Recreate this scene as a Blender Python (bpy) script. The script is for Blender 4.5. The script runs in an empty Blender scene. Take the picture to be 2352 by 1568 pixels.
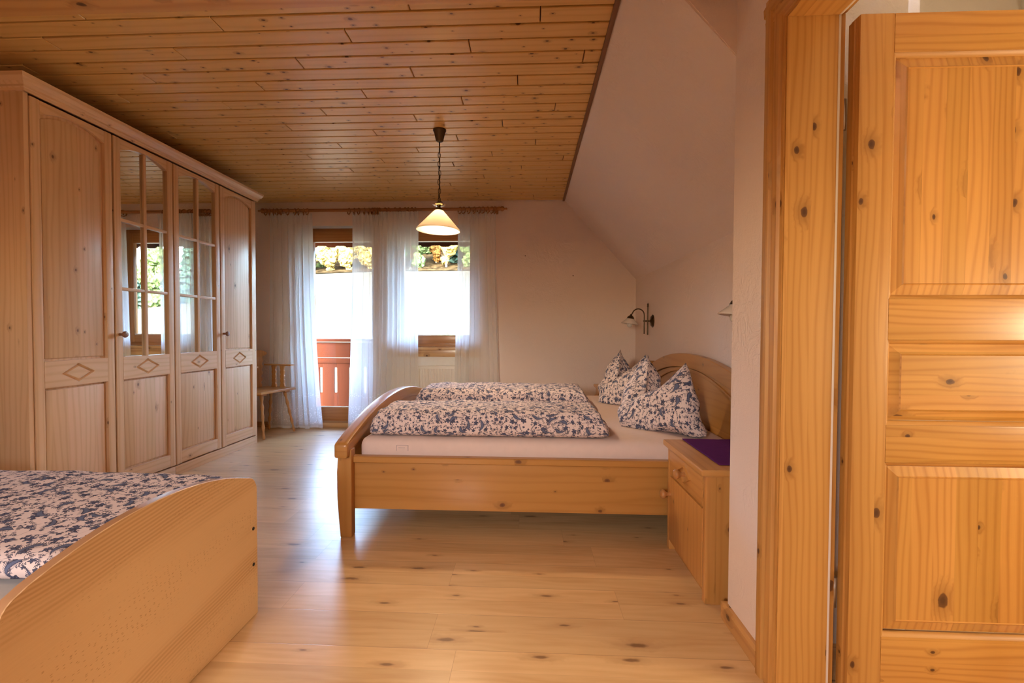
import bpy, bmesh, math, random
from mathutils import Vector, Matrix

random.seed(7)
sc = bpy.context.scene
COL = sc.collection
PI = math.pi

# ------------------------------------------------------------------ camera
W, H = 2352, 1568
CAMH = 1.08
FPX = 1050.0
yaw, pitch, roll = -0.0473, -0.0232, 0.0038
fw = Vector((math.sin(yaw) * math.cos(pitch), math.cos(yaw) * math.cos(pitch), math.sin(pitch)))
r0 = Vector((math.cos(yaw), -math.sin(yaw), 0))
u0 = r0.cross(fw)
rt = r0 * math.cos(roll) + u0 * math.sin(roll)
up = -r0 * math.sin(roll) + u0 * math.cos(roll)
cam_d = bpy.data.cameras.new('camera')
cam = bpy.data.objects.new('camera', cam_d)
COL.objects.link(cam)
mw = Matrix.Identity(4)
for i in range(3):
    mw[i][0] = rt[i]; mw[i][1] = up[i]; mw[i][2] = -fw[i]
mw[2][3] = CAMH
cam.matrix_world = mw
cam_d.sensor_width = 36
cam_d.lens = FPX / W * 36
cam_d.shift_x = 12.77 / W
cam_d.shift_y = 1.42 / W
cam_d.clip_start = 0.02
cam_d.clip_end = 400
sc.camera = cam

# ------------------------------------------------------------------ world, sun, exposure
world = bpy.data.worlds.new('world')
sc.world = world
world.use_nodes = True
wn = world.node_tree
bg = wn.nodes['Background']
sky = wn.nodes.new('ShaderNodeTexSky')
sky.sky_type = 'NISHITA'
sky.sun_disc = False
sky.sun_elevation = math.radians(38)
sky.sun_rotation = math.radians(200)
sky.air_density = 1.0
sky.dust_density = 2.5
sky.ozone_density = 1.0
wn.links.new(sky.outputs[0], bg.inputs[0])
bg.inputs[1].default_value = 4.0
world.cycles_visibility.camera = True

sun_d = bpy.data.lights.new('sun', 'SUN')
sun_d.energy = 5.0
sun_d.angle = math.radians(1.5)
sun_d.color = (1.0, 0.93, 0.80)
sun = bpy.data.objects.new('sun', sun_d)
COL.objects.link(sun)
sun.rotation_euler = (math.radians(52), 0, math.radians(-150 + 180))

def area(name, loc, rot, sx, sy, energy, color, portal=False):
    d = bpy.data.lights.new(name, 'AREA')
    d.shape = 'RECTANGLE'; d.size = sx; d.size_y = sy
    d.energy = energy; d.color = color
    if portal: d.cycles.is_portal = True
    o = bpy.data.objects.new(name, d); COL.objects.link(o)
    o.location = loc; o.rotation_euler = rot
    return o
# sky portals in the far wall's window openings and the added rear one
area('daylight_portal', (-2.10, 5.22, 1.15), (-PI/2, 0, 0), 0.95, 2.15, 1, (1, 1, 1), True)
area('daylight_portal', (-1.03, 5.22, 1.55), (-PI/2, 0, 0), 0.95, 1.30, 1, (1, 1, 1), True)
area('daylight_portal', (-1.20, -1.62, 1.50), (PI/2, 0, 0), 0.5, 0.5, 1, (1, 1, 1), True)
# added warm fill light behind the camera, no known lamp there
area('rear_fill_light', (-1.10, -0.45, 2.36), (0, 0, 0), 0.40, 0.40, 6.0, (1.0, 0.76, 0.50))
# the neighbouring room's lamp light, falling through the doorway
hall_lamp = area('hall_lamp', (2.75, 0.60, 1.05), (0, PI/2, 0), 0.45, 0.6, 13, (1.0, 0.80, 0.50))

sc.view_settings.view_transform = 'Standard'
sc.view_settings.look = 'None'
sc.view_settings.exposure = 1.55
sc.view_settings.gamma = 1.0
sc.view_settings.use_curve_mapping = False
cy = sc.cycles
cy.max_bounces = 8; cy.diffuse_bounces = 5; cy.glossy_bounces = 4
cy.transmission_bounces = 6; cy.transparent_max_bounces = 12
cy.sample_clamp_indirect = 6.0
cy.caustics_reflective = False; cy.caustics_refractive = False
cy.use_denoising = True
try:
    cy.denoiser = 'OPENIMAGEDENOISE'
except Exception:
    pass
cy.use_adaptive_sampling = True
cy.adaptive_threshold = 0.03

# ------------------------------------------------------------------ node expression helper
class NT:
    def __init__(s, name):
        s.mat = bpy.data.materials.new(name)
        s.mat.use_nodes = True
        s.t = s.mat.node_tree
        s.t.nodes.clear()
        s.out = s.t.nodes.new('ShaderNodeOutputMaterial')
    def new(s, kind): return s.t.nodes.new(kind)
    def link(s, a, b): s.t.links.new(a.s if isinstance(a, E) else a, b)
    def put(s, inp, v):
        if isinstance(v, E): s.t.links.new(v.s, inp)
        elif isinstance(v, bpy.types.NodeSocket): s.t.links.new(v, inp)
        else:
            if isinstance(v, (tuple, list)) and len(v) == 3 and inp.type == 'RGBA': v = (*v, 1)
            inp.default_value = v
    def m(s, op, a, b=None, c=None, clamp=False):
        n = s.new('ShaderNodeMath'); n.operation = op; n.use_clamp = clamp
        s.put(n.inputs[0], a)
        if b is not None: s.put(n.inputs[1], b)
        if c is not None: s.put(n.inputs[2], c)
        return E(s, n.outputs[0])
    def uv(s):
        n = s.new('ShaderNodeUVMap'); n.uv_map = 'UVMap'
        x = s.new('ShaderNodeSeparateXYZ'); s.t.links.new(n.outputs[0], x.inputs[0])
        return E(s, x.outputs[0]), E(s, x.outputs[1])
    def vec(s, x, y=0.0, z=0.0):
        n = s.new('ShaderNodeCombineXYZ')
        s.put(n.inputs[0], x); s.put(n.inputs[1], y); s.put(n.inputs[2], z)
        return E(s, n.outputs[0])
    def noise(s, v, scale=1.0, detail=2.0, rough=0.5, dist=0.0, color=False):
        n = s.new('ShaderNodeTexNoise'); n.noise_dimensions = '3D'
        s.put(n.inputs['Vector'], v); n.inputs['Scale'].default_value = scale
        n.inputs['Detail'].default_value = detail; n.inputs['Roughness'].default_value = rough
        n.inputs['Distortion'].default_value = dist
        return E(s, n.outputs[1 if color else 0])
    def vor(s, v, scale=1.0, rnd=1.0):
        n = s.new('ShaderNodeTexVoronoi'); n.voronoi_dimensions = '2D'; n.feature = 'F1'
        s.put(n.inputs['Vector'], v); n.inputs['Scale'].default_value = scale
        n.inputs['Randomness'].default_value = rnd
        c = s.new('ShaderNodeSeparateColor'); s.t.links.new(n.outputs['Color'], c.inputs[0])
        p = s.new('ShaderNodeSeparateXYZ'); s.t.links.new(n.outputs['Position'], p.inputs[0])
        return (E(s, n.outputs['Distance']), E(s, c.outputs[0]), E(s, c.outputs[1]), E(s, c.outputs[2]),
                E(s, p.outputs[0]), E(s, p.outputs[1]))
    def white(s, v):
        n = s.new('ShaderNodeTexWhiteNoise'); n.noise_dimensions = '2D'; s.put(n.inputs['Vector'], v)
        return E(s, n.outputs[0])
    def step(s, lo, hi, x):
        n = s.new('ShaderNodeMapRange'); n.interpolation_type = 'SMOOTHSTEP'
        s.put(n.inputs[0], x); s.put(n.inputs[1], lo); s.put(n.inputs[2], hi)
        n.inputs[3].default_value = 0; n.inputs[4].default_value = 1
        return E(s, n.outputs[0])
    def mix(s, f, a, b, mode='MIX'):
        n = s.new('ShaderNodeMix'); n.data_type = 'RGBA'; n.blend_type = mode
        s.put(n.inputs[0], f); s.put(n.inputs[6], a); s.put(n.inputs[7], b)
        return E(s, n.outputs[2])
    def bump(s, h, dist, strength=1.0):
        n = s.new('ShaderNodeBump'); s.put(n.inputs['Height'], h)
        n.inputs['Distance'].default_value = dist; n.inputs['Strength'].default_value = strength
        return n.outputs[0]
    def bsdf(s, color, rough=0.5, normal=None, metallic=0.0, spec=0.5, coat=0.0, coat_r=0.2, emis=None, estr=0.0, sheen=0.0):
        b = s.new('ShaderNodeBsdfPrincipled')
        s.put(b.inputs['Base Color'], color); s.put(b.inputs['Roughness'], rough)
        b.inputs['Metallic'].default_value = metallic
        b.inputs['Specular IOR Level'].default_value = spec
        b.inputs['Coat Weight'].default_value = coat; b.inputs['Coat Roughness'].default_value = coat_r
        b.inputs['Sheen Weight'].default_value = sheen
        if normal is not None: s.t.links.new(normal, b.inputs['Normal'])
        if emis is not None:
            s.put(b.inputs['Emission Color'], emis); b.inputs['Emission Strength'].default_value = estr
        s.t.links.new(b.outputs[0], s.out.inputs[0])
        return b

class E:
    def __init__(s, nt, sock): s.nt = nt; s.s = sock
    def __add__(a, b): return a.nt.m('ADD', a, b)
    def __radd__(a, b): return a.nt.m('ADD', a, b)
    def __sub__(a, b): return a.nt.m('SUBTRACT', a, b)
    def __rsub__(a, b): return a.nt.m('SUBTRACT', b, a)
    def __mul__(a, b): return a.nt.m('MULTIPLY', a, b)
    def __rmul__(a, b): return a.nt.m('MULTIPLY', a, b)
    def __truediv__(a, b): return a.nt.m('DIVIDE', a, b)
    def sin(a): return a.nt.m('SINE', a)
    def cos(a): return a.nt.m('COSINE', a)
    def abs(a): return a.nt.m('ABSOLUTE', a)
    def floor(a): return a.nt.m('FLOOR', a)
    def fract(a): return a.nt.m('FRACT', a)
    def max(a, b): return a.nt.m('MAXIMUM', a, b)
    def min(a, b): return a.nt.m('MINIMUM', a, b)
    def gt(a, b): return a.nt.m('GREATER_THAN', a, b)
    def lt(a, b): return a.nt.m('LESS_THAN', a, b)
    def clamp(a): return a.nt.m('ADD', a, 0.0, clamp=True)

def srgb(r, g, b):
    f = lambda c: (c / 255) / 12.92 if c / 255 <= 0.04045 else ((c / 255 + 0.055) / 1.055) ** 2.4
    return (f(r), f(g), f(b))

# ------------------------------------------------------------------ materials
def wood(name, light, dark, knot=(0.10, 0.035, 0.012), lam=0.0, ring=1.0, kden=0.5, ksize=1.0,
         rough=0.38, coat=0.15, streak=1.0, tint=0.10, kcell=0.115, bstr=0.25, spec=0.4):
    """Pine-like wood in UV metres: u runs along the grain."""
    n = NT(name)
    u, v = n.uv()
    if lam > 0:                      # glued lamellas across the grain
        row = (v / lam).floor()
        rnd = n.white(n.vec(row, 3.7))
        u2 = u + rnd * 7.3
        v2 = v + rnd * 5.1
    else:
        row = None; rnd = None; u2 = u; v2 = v
    # knots
    d, c1, c2, c3, px, py = n.vor(n.vec(u2 / (kcell * 1.45), v2 / (kcell * 0.95)), 1.0, 0.9)
    is_k = c1.lt(kden)
    kr = (c2 * c2 * 0.085 + 0.035) * ksize
    kn = n.noise(n.vec(u2 * 60, v2 * 60), 1.0, 1.0)
    dk = d * (kn * 0.7 + 0.65)
    kmask = n.step(kr, kr * 0.72, dk) * is_k
    khalo = n.step(kr * 3.4, kr * 0.9, dk) * is_k
    kcore = n.step(kr * 0.7, kr * 0.2, dk) * is_k
    # grain: warped rings bending round the knots
    warp = n.noise(n.vec(u2 * 0.7, v2 * 4.0), 1.0, 2.0, 0.5)
    warp2 = n.noise(n.vec(u2 * 5.0, v2 * 22.0), 1.0, 1.0)
    phase = v2 * (230.0 * ring) + warp * (30.0 * ring) + warp2 * 1.8 + khalo * 5.0
    rings = phase.sin() * 0.5 + 0.5
    rings = rings * rings * rings
    fine = n.noise(n.vec(u2 * 6.0, v2 * 420.0), 1.0, 2.0, 0.6)
    broad = n.noise(n.vec(u2 * 0.8 + 11.0, v2 * 9.0), 1.0, 2.0, 0.55)
    g = (rings * 0.46 + fine * 0.34 + n.step(0.35, 0.75, broad) * 0.30) * streak
    col = n.mix(g.clamp(), light, dark)
    if rnd is not None:
        tv = (rnd - 0.5) * (tint * 2.0) + 1.0
        col = n.mix(1.0, col, n.vec(tv, tv, tv * tv), 'MULTIPLY')
    col = n.mix(khalo * 0.45, col, tuple(c * 0.55 for c in dark))
    col = n.mix(kmask * 0.85, col, knot)
    col = n.mix(kcore * 0.5, col, tuple(c * 0.4 for c in knot))
    nrm = n.bump(rings * 0.3 + fine * 0.4, 0.0006, bstr)
    n.bsdf(col, rough, nrm, coat=coat, coat_r=0.18, spec=spec)
    return n.mat

M = {}
M['ceiling_wood'] = wood('ceiling_pine', (0.74, 0.455, 0.165), (0.53, 0.275, 0.070), ring=0.6, streak=0.62, kden=0.42, ksize=1.0, rough=0.40, coat=0.15, bstr=0.08, kcell=0.075)
M['beam_wood'] = wood('beam_pine', (0.60, 0.33, 0.12), (0.42, 0.19, 0.05), ring=0.5, kden=0.35, ksize=1.2, rough=0.4)
M['wardrobe_wood'] = wood('wardrobe_pine', (0.72, 0.455, 0.26), (0.57, 0.325, 0.165), lam=0.085, ring=0.8, kden=0.20, ksize=0.9, rough=0.42, tint=0.07, knot=(0.22, 0.11, 0.06))
M['wardrobe_trim'] = wood('wardrobe_pine_trim', (0.74, 0.475, 0.275), (0.60, 0.345, 0.175), ring=0.8, kden=0.14, ksize=0.6, rough=0.4, knot=(0.22, 0.11, 0.06))
M['bed_wood'] = wood('bed_pine', (0.50, 0.24, 0.066), (0.37, 0.155, 0.034), lam=0.11, ring=0.5, streak=0.75, kden=0.17, ksize=1.0, rough=0.36, coat=0.3, tint=0.06, knot=(0.16, 0.06, 0.025))
M['stand_wood'] = wood('nightstand_pine', (0.54, 0.26, 0.075), (0.40, 0.17, 0.042), lam=0.10, ring=0.7, streak=0.8, kden=0.14, ksize=0.8, rough=0.34, coat=0.3, tint=0.05, knot=(0.16, 0.06, 0.025))
M['door_wood'] = wood('door_pine', (0.64, 0.33, 0.082), (0.43, 0.18, 0.034), lam=0.062, ring=1.3, kden=0.50, ksize=1.1, rough=0.36, coat=0.2, tint=0.10, knot=(0.09, 0.03, 0.012), kcell=0.13)
M['door_trim'] = wood('door_frame_pine', (0.60, 0.31, 0.085), (0.42, 0.18, 0.038), lam=0.065, ring=1.2, kden=0.34, ksize=0.95, rough=0.45, coat=0.06, tint=0.05, knot=(0.09, 0.03, 0.012), kcell=0.13)
M['window_wood'] = wood('window_wood', (0.50, 0.22, 0.07), (0.40, 0.16, 0.045), ring=0.8, kden=0.03, ksize=0.5, rough=0.35, coat=0.3)
M['sill_wood'] = wood('sill_oak', (0.66, 0.42, 0.20), (0.42, 0.22, 0.08), ring=0.5, kden=0.2, ksize=1.0, rough=0.3, coat=0.4)
M['chair_wood'] = wood('chair_wood', (0.56, 0.29, 0.10), (0.42, 0.19, 0.055), ring=0.8, kden=0.1, rough=0.32, coat=0.4)
M['rod_wood'] = wood('rod_wood', (0.40, 0.17, 0.05), (0.28, 0.10, 0.025), ring=0.8, kden=0.0, rough=0.35, coat=0.3)
M['ring_wood'] = wood('ring_wood', (0.34, 0.15, 0.045), (0.24, 0.09, 0.025), ring=0.8, kden=0.0, rough=0.35, coat=0.3)
M['skirting'] = wood('skirting_pine', (0.58, 0.30, 0.10), (0.42, 0.19, 0.055), ring=0.8, kden=0.2, rough=0.35, coat=0.3)
M['rail_wood'] = wood('balcony_stained_wood', (0.050, 0.012, 0.0045), (0.034, 0.008, 0.003), lam=0.2, ring=0.6, kden=0.1, rough=0.85, coat=0.0, spec=0.08, bstr=0.0)

def beech():
    n = NT('beech_laminate')
    u, v = n.uv()
    warp = n.noise(n.vec(u * 0.7, v * 1.6), 1.0, 2.0)
    warp2 = n.noise(n.vec(u * 3.0, v * 9.0), 1.0, 2.0)
    ph = v * 520.0 + warp * 95.0 + warp2 * 4.0
    r = ph.sin() * 0.5 + 0.5
    fine = n.noise(n.vec(u * 7.0, v * 260.0), 1.0, 3.0, 0.6)
    zone = n.step(0.48, 0.66, n.noise(n.vec(u * 0.5 + 4, v * 7.0 + 2), 1.0, 2.0))
    g = (r * 0.50 + 0.16) * zone + fine * 0.26
    col = n.mix(g.clamp(), (0.74, 0.505, 0.29), (0.50, 0.29, 0.14))
    d, c1, c2, c3, px, py = n.vor(n.vec(u * 70.0, v * 230.0), 1.0)
    fl = n.step(0.30, 0.12, d) * c1.gt(0.72) * n.step(0.46, 0.62, n.noise(n.vec(u * 1.2 + 9, v * 7.0), 1.0, 2.0))
    col = n.mix(fl * 0.55, col, (0.30, 0.13, 0.05))
    n.bsdf(col, 0.33, n.bump(fine, 0.0004, 0.3), coat=0.1, spec=0.4)
    return n.mat
M['beech'] = beech()

def floor_mat():
    n = NT('floor_laminate')
    u, v = n.uv()
    pw, pl = 0.193, 1.32
    row = (v / pw).floor()
    rr = n.white(n.vec(row, 1.3))
    us = u + rr * pl + row * 0.43
    cell = (us / pl).floor()
    strip = (v / (pw * 0.5)).floor()
    rnd = n.white(n.vec(cell + row * 17.0, strip))
    u2 = u + rnd * 9.0; v2 = v + rnd * 6.0
    warp = n.noise(n.vec(u2 * 1.3, v2 * 6.0), 1.0, 2.0)
    d, c1, c2, c3, px, py = n.vor(n.vec(u2 / 0.30, v2 / 0.085), 1.0, 0.9)
    is_k = c1.lt(0.38)
    kr = (c2 * c2 * 0.13 + 0.05)
    dk = d * (n.noise(n.vec(u2 * 40, v2 * 60), 1.0, 1.0) * 0.8 + 0.6)
    kmask = n.step(kr, kr * 0.35, dk) * is_k
    khalo = n.step(kr * 3.0, kr * 0.6, dk) * is_k
    ph = v2 * 170.0 + warp * 34.0 + khalo * 4.0
    r = ph.sin() * 0.5 + 0.5
    fine = n.noise(n.vec(u2 * 4.0, v2 * 220.0), 1.0, 3.0, 0.6)
    pat = n.noise(n.vec(u2 * 2.2 + 5, v2 * 14.0), 1.0, 3.0, 0.6)
    g = r * 0.18 + fine * 0.30 + n.step(0.42, 0.70, pat) * 0.38
    col = n.mix(g.clamp(), (0.68, 0.45, 0.228), (0.50, 0.275, 0.112))
    tv = (rnd - 0.5) * 0.16 + 1.0
    col = n.mix(1.0, col, n.vec(tv, tv, tv), 'MULTIPLY')
    col = n.mix(khalo * 0.4, col, (0.36, 0.19, 0.08))
    col = n.mix(kmask * 0.8, col, (0.14, 0.06, 0.025))
    fv = (v / pw).fract(); fu = (us / pl).fract()
    seam = (n.step(0.010, 0.0, fv)).max(n.step(0.990, 1.0, fv)).max(n.step(0.0016, 0.0, fu))
    fs = (v / (pw * 0.5)).fract()
    seam2 = n.step(0.012, 0.0, fs).max(n.step(0.988, 1.0, fs))
    col = n.mix(seam * 0.55, col, (0.20, 0.10, 0.05))
    col = n.mix(seam2 * 0.22, col, (0.25, 0.13, 0.06))
    rough = fine * 0.10 + 0.27
    n.bsdf(col, rough, n.bump(fine * 0.25 - seam * 1.2, 0.0005, 0.35), spec=0.5)
    return n.mat
M['floor'] = floor_mat()

def plaster(name, col, strength=0.5, tv=0.0):
    n = NT(name)
    tc = n.new('ShaderNodeTexCoord')
    mp = n.new('ShaderNodeMapping'); n.link(tc.outputs['Object'], mp.inputs[0])
    mp.inputs['Rotation'].default_value = (0.3, 0.5, 0.4)
    sep = n.new('ShaderNodeSeparateXYZ'); n.link(mp.outputs[0], sep.inputs[0])
    x, y, z = [E(n, sep.outputs[i]) for i in range(3)]
    vec = E(n, mp.outputs[0])
    a = n.noise(n.vec(x, y, z * 0.5), 38.0, 3.0, 0.6, 1.2)
    b = n.noise(vec, 10.0, 4.0, 0.6, 1.2)
    streak = n.step(0.10, 0.0, (b - 0.5).abs()) * n.step(0.45, 0.6, n.noise(vec, 2.6, 2.0))
    grit = n.noise(vec, 320.0, 2.0)
    h = a * 0.5 + streak * 0.5 + grit * 0.25
    f = n.noise(vec, 1.2, 2.0)
    c = n.mix(f * 0.25, col, tuple(k * 0.93 for k in col))
    n.bsdf(c, 0.85, n.bump(h, 0.008, strength), spec=0.2)
    return n.mat
M['plaster'] = plaster('plaster_wall', (0.79, 0.655, 0.59), 0.40)
M['facade'] = plaster('facade_render', (0.16, 0.13, 0.11), 0.3)
M['plaster_white'] = plaster('plaster_reveal', (0.80, 0.78, 0.76), 0.2)

def plain(name, col, rough=0.5, metallic=0.0, spec=0.5, coat=0.0, noise=0.0, nscale=40):
    n = NT(name)
    tc = n.new('ShaderNodeTexCoord')
    f = n.noise(tc.outputs['Object'], nscale, 2.0)
    c = n.mix(f * 0.5, col, tuple(k * (1 - 0.16) for k in col))
    n.bsdf(c, rough, n.bump(f, 0.0006, noise) if noise else None, metallic=metallic, spec=spec, coat=coat)
    return n.mat
M['paint_white'] = plain('white_paint', (0.78, 0.77, 0.74), 0.4)
M['radiator'] = plain('radiator_enamel', (0.80, 0.76, 0.70), 0.35)
M['sheet'] = plain('fitted_sheet_cotton', (0.74, 0.58, 0.52), 0.9, spec=0.15, noise=0.3, nscale=30)
M['sheet_grey'] = plain('grey_sheet_cotton', (0.50, 0.47, 0.45), 0.9, spec=0.15, noise=0.3, nscale=30)
M['bronze'] = plain('dark_bronze', (0.10, 0.065, 0.035), 0.32, metallic=0.9)
M['brass'] = plain('polished_brass_glass', (0.45, 0.33, 0.20), 0.15, metallic=0.8)
M['bolt'] = plain('black_bolt_cap', (0.012, 0.011, 0.011), 0.5)
M['knob_wood'] = plain('turned_knob_wood', (0.47, 0.21, 0.07), 0.3, coat=0.3)
M['knob_dark'] = plain('turned_dark_knob_wood', (0.23, 0.10, 0.05), 0.3, coat=0.3)
M['seal'] = plain('white_rubber_seal', (0.80, 0.72, 0.66), 0.5)
M['hinge'] = plain('steel_hinge', (0.55, 0.52, 0.50), 0.3, metallic=0.9)
M['plastic_white'] = plain('white_plastic', (0.82, 0.82, 0.82), 0.35)
M['trim_dark'] = plain('brown_edge_trim', (0.20, 0.085, 0.035), 0.5)
M['groove'] = plain('dark_board_groove', (0.09, 0.035, 0.012), 0.7)
M['slab'] = plain('balcony_planks', (0.07, 0.08, 0.095), 0.6)
M['label'] = plain('printed_sheet_label', (0.52, 0.42, 0.42), 0.9)
M['shade_glass2'] = plain('opal_glass', (0.74, 0.66, 0.60), 0.25)
M['edge_tape'] = plain('dark_edge_band', (0.42, 0.22, 0.11), 0.3)
M['hall_wall'] = plaster('hall_plaster', (0.78, 0.73, 0.68), 0.3)

def clear_glass():
    n = NT('window_glass')
    t = n.new('ShaderNodeBsdfTransparent'); t.inputs[0].default_value = (0.97, 0.985, 0.98, 1)
    g = n.new('ShaderNodeBsdfGlossy'); g.inputs['Roughness'].default_value = 0.02
    fr = n.new('ShaderNodeFresnel'); fr.inputs[0].default_value = 1.35
    mx = n.new('ShaderNodeMixShader')
    n.link(fr.outputs[0], mx.inputs[0]); n.link(t.outputs[0], mx.inputs[1]); n.link(g.outputs[0], mx.inputs[2])
    n.link(mx.outputs[0], n.out.inputs[0])
    return n.mat
M['glass'] = clear_glass()

def bulb_glass():
    n = NT('bulb_glass')
    t = n.new('ShaderNodeBsdfTransparent'); t.inputs[0].default_value = (0.9, 0.88, 0.85, 1)
    g = n.new('ShaderNodeBsdfPrincipled'); g.inputs['Base Color'].default_value = (0.8, 0.76, 0.7, 1); g.inputs['Roughness'].default_value = 0.1
    mx = n.new('ShaderNodeMixShader'); mx.inputs[0].default_value = 0.5
    n.link(t.outputs[0], mx.inputs[1]); n.link(g.outputs[0], mx.inputs[2]); n.link(mx.outputs[0], n.out.inputs[0])
    return n.mat
M['bulb_glass'] = bulb_glass()

def mirror():
    n = NT('mirror_silver')
    g = n.new('ShaderNodeBsdfGlossy'); g.inputs[0].default_value = (0.90, 0.93, 0.91, 1); g.inputs['Roughness'].default_value = 0.005
    n.link(g.outputs[0], n.out.inputs[0])
    return n.mat
M['mirror'] = mirror()

def sheer():
    n = NT('sheer_voile')
    u, v = n.uv()
    tr = n.new('ShaderNodeBsdfTransparent'); tr.inputs[0].default_value = (1, 1, 1, 1)
    tl = n.new('ShaderNodeBsdfTranslucent'); tl.inputs[0].default_value = (0.96, 0.975, 0.985, 1)
    df = n.new('ShaderNodeBsdfDiffuse'); df.inputs[0].default_value = (0.94, 0.93, 0.92, 1)
    m1 = n.new('ShaderNodeMixShader'); m1.inputs[0].default_value = 0.46
    n.link(tl.outputs[0], m1.inputs[1]); n.link(df.outputs[0], m1.inputs[2])
    lw = n.new('ShaderNodeLayerWeight'); lw.inputs[0].default_value = 0.5
    f = E(n, lw.outputs['Facing'])
    w = n.noise(n.vec(u * 900, v * 60), 1.0, 1.0)
    # embroidered sprigs near the hem, hem itself denser
    d, c1, c2, c3, px, py = n.vor(n.vec(u * 38.0, v * 46.0), 1.0)
    band = n.step(0.03, 0.06, v) * n.step(0.30, 0.20, v)
    band2 = n.step(0.33, 0.345, v) * n.step(0.40, 0.385, v)
    sprig = n.step(0.36, 0.26, d) * c1.gt(0.45) * (band * 0.5 + band2 * 0.45)
    hem = n.step(0.03, 0.02, v) * 0.3
    op = (f * 0.12 + 0.66 + w * 0.08 + sprig * 0.35 + hem).clamp()
    m2 = n.new('ShaderNodeMixShader')
    n.put(m2.inputs[0], op)
    n.link(tr.outputs[0], m2.inputs[1]); n.link(m1.outputs[0], m2.inputs[2])
    n.link(m2.outputs[0], n.out.inputs[0])
    return n.mat
M['sheer'] = sheer()

def print_fabric():
    """cream cotton printed with blue paisleys, flowers, leaves and curling vines (UV metres)"""
    n = NT('paisley_print_cotton')
    u, v = n.uv()
    wob = n.noise(n.vec(u * 30, v * 30), 1.0, 1.0)
    def local(scale, rnd, ou=0.0, ov=0.0):
        d, c1, c2, c3, px, py = n.vor(n.vec((u + ou) * scale, (v + ov) * scale), 1.0, rnd)
        x = ((u + ou) * scale - px) / scale; y = ((v + ov) * scale - py) / scale
        a = c2 * 6.2832
        ca, sa = a.cos(), a.sin()
        return x * ca + y * sa, y * ca - x * sa, c1, c3
    def length(x, y): return n.m('POWER', x * x + y * y, 0.5)
    # paisleys: bent teardrops
    x, y, c1, c3 = local(13.5, 0.75)
    yb = y - x * x * 16.0 + 0.006
    wd = n.step(0.033, -0.020, x) * 0.0088 * n.step(-0.034, -0.022, x) + 0.0006
    inside = n.step(1.08, 0.95, yb.abs() / wd) * n.step(-0.034, -0.031, x) * n.step(0.033, 0.030, x)
    core = n.step(0.75, 0.5, yb.abs() / wd) * n.step(-0.029, -0.026, x) * n.step(0.02, 0.012, x)
    dots = ((x * 1500).sin() * (yb * 1500).sin()).gt(0.1)
    pais = c1.lt(0.58)
    A = inside * pais
    A_light = core * pais * (dots * 0.5 + 0.5)
    feather = n.step(1.9, 1.7, yb.abs() / (wd + 0.001)) * ((x * 1700 + yb.abs() * 900).sin().gt(0.35)) * n.step(1.0, 1.15, yb.abs() / wd) * n.step(-0.030, -0.02, x) * n.step(0.03, 0.02, x) * pais * 0.8
    # flowers
    def flowers(scale, R, npet, thr, ou, ov):
        x, y, c1, c3 = local(scale, 0.8, ou, ov)
        r = length(x, y); ang = n.m('ARCTAN2', y, x)
        rad = ((ang * npet).sin() * 0.22 + 0.85) * R * (c3 * 0.4 + 0.7)
        m = n.step(1.06, 0.92, r / rad) * c1.lt(thr)
        hole = n.step(0.25, 0.15, ((r / rad) - 0.55).abs()) * ((ang * npet + 1.5).sin().gt(0.2)) * c1.lt(thr)
        return m, hole
    F1, H1 = flowers(19.0, 0.0138, 5.0, 0.84, 3.1, 1.7)
    F2, H2 = flowers(34.0, 0.0070, 4.0, 0.66, 8.3, 5.9)
    F3, H3 = flowers(60.0, 0.0034, 3.0, 0.40, 1.9, 9.1)
    # leaf sprigs: small lens shapes alternating on a stalk
    def leaves(scale, L, thr, ou, ov):
        x, y, c1, c3 = local(scale, 0.8, ou, ov)
        stalk = n.step(0.0007, 0.0004, (y - x * x * 9.0).abs()) * n.step(L, L * 0.9, x.abs())
        xx = (x / (L * 0.5)); fr = xx.fract() - 0.5
        yy = ((y - x * x * 9.0).abs() - fr * 0.004 - 0.0026).abs()
        leaf = n.step(1.0, 0.7, yy / 0.0022 + fr.abs() * 1.9) * n.step(L, L * 0.9, x.abs())
        return (stalk.max(leaf)) * c1.lt(thr)
    L1 = leaves(24.0, 0.020, 0.75, 5.5, 2.2)
    L2 = leaves(36.0, 0.013, 0.65, 2.7, 7.4)
    # vines
    vn = n.noise(n.vec(u * 17, v * 17), 1.0, 1.0)
    vine = n.step(0.009, 0.004, (vn - 0.5).abs()) * n.step(0.42, 0.5, n.noise(n.vec(u * 9 + 4, v * 9), 1.0, 0.0))
    ink = A.max(F1).max(F2).max(F3).max(L1).max(L2).max(vine * 0.8).max(feather)
    lightink = A_light.max(H1 * 0.7).max(H2 * 0.5)
    base = (0.74, 0.615, 0.59)
    darkc = n.mix(n.step(0.4, 0.6, wob), (0.014, 0.020, 0.055), (0.026, 0.037, 0.095))
    midc = (0.17, 0.21, 0.33)
    c = n.mix(ink * 0.93, base, darkc)
    c = n.mix(lightink * ink * 0.75, c, midc)
    wv = n.noise(n.vec(u * 55, v * 12), 1.0, 3.0)
    n.bsdf(c, 0.92, n.bump(wv, 0.004, 0.35), spec=0.1)
    return n.mat
M['print'] = print_fabric()

def velvet():
    n = NT('purple_runner_cloth')
    u, v = n.uv()
    w = n.noise(n.vec(u * 20, v * 260), 1.0, 2.0)
    c = n.mix(w, (0.12, 0.022, 0.13), (0.07, 0.010, 0.085))
    n.bsdf(c, 0.9, n.bump(w, 0.001, 0.5), spec=0.08)
    return n.mat
M['purple'] = velvet()

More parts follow.
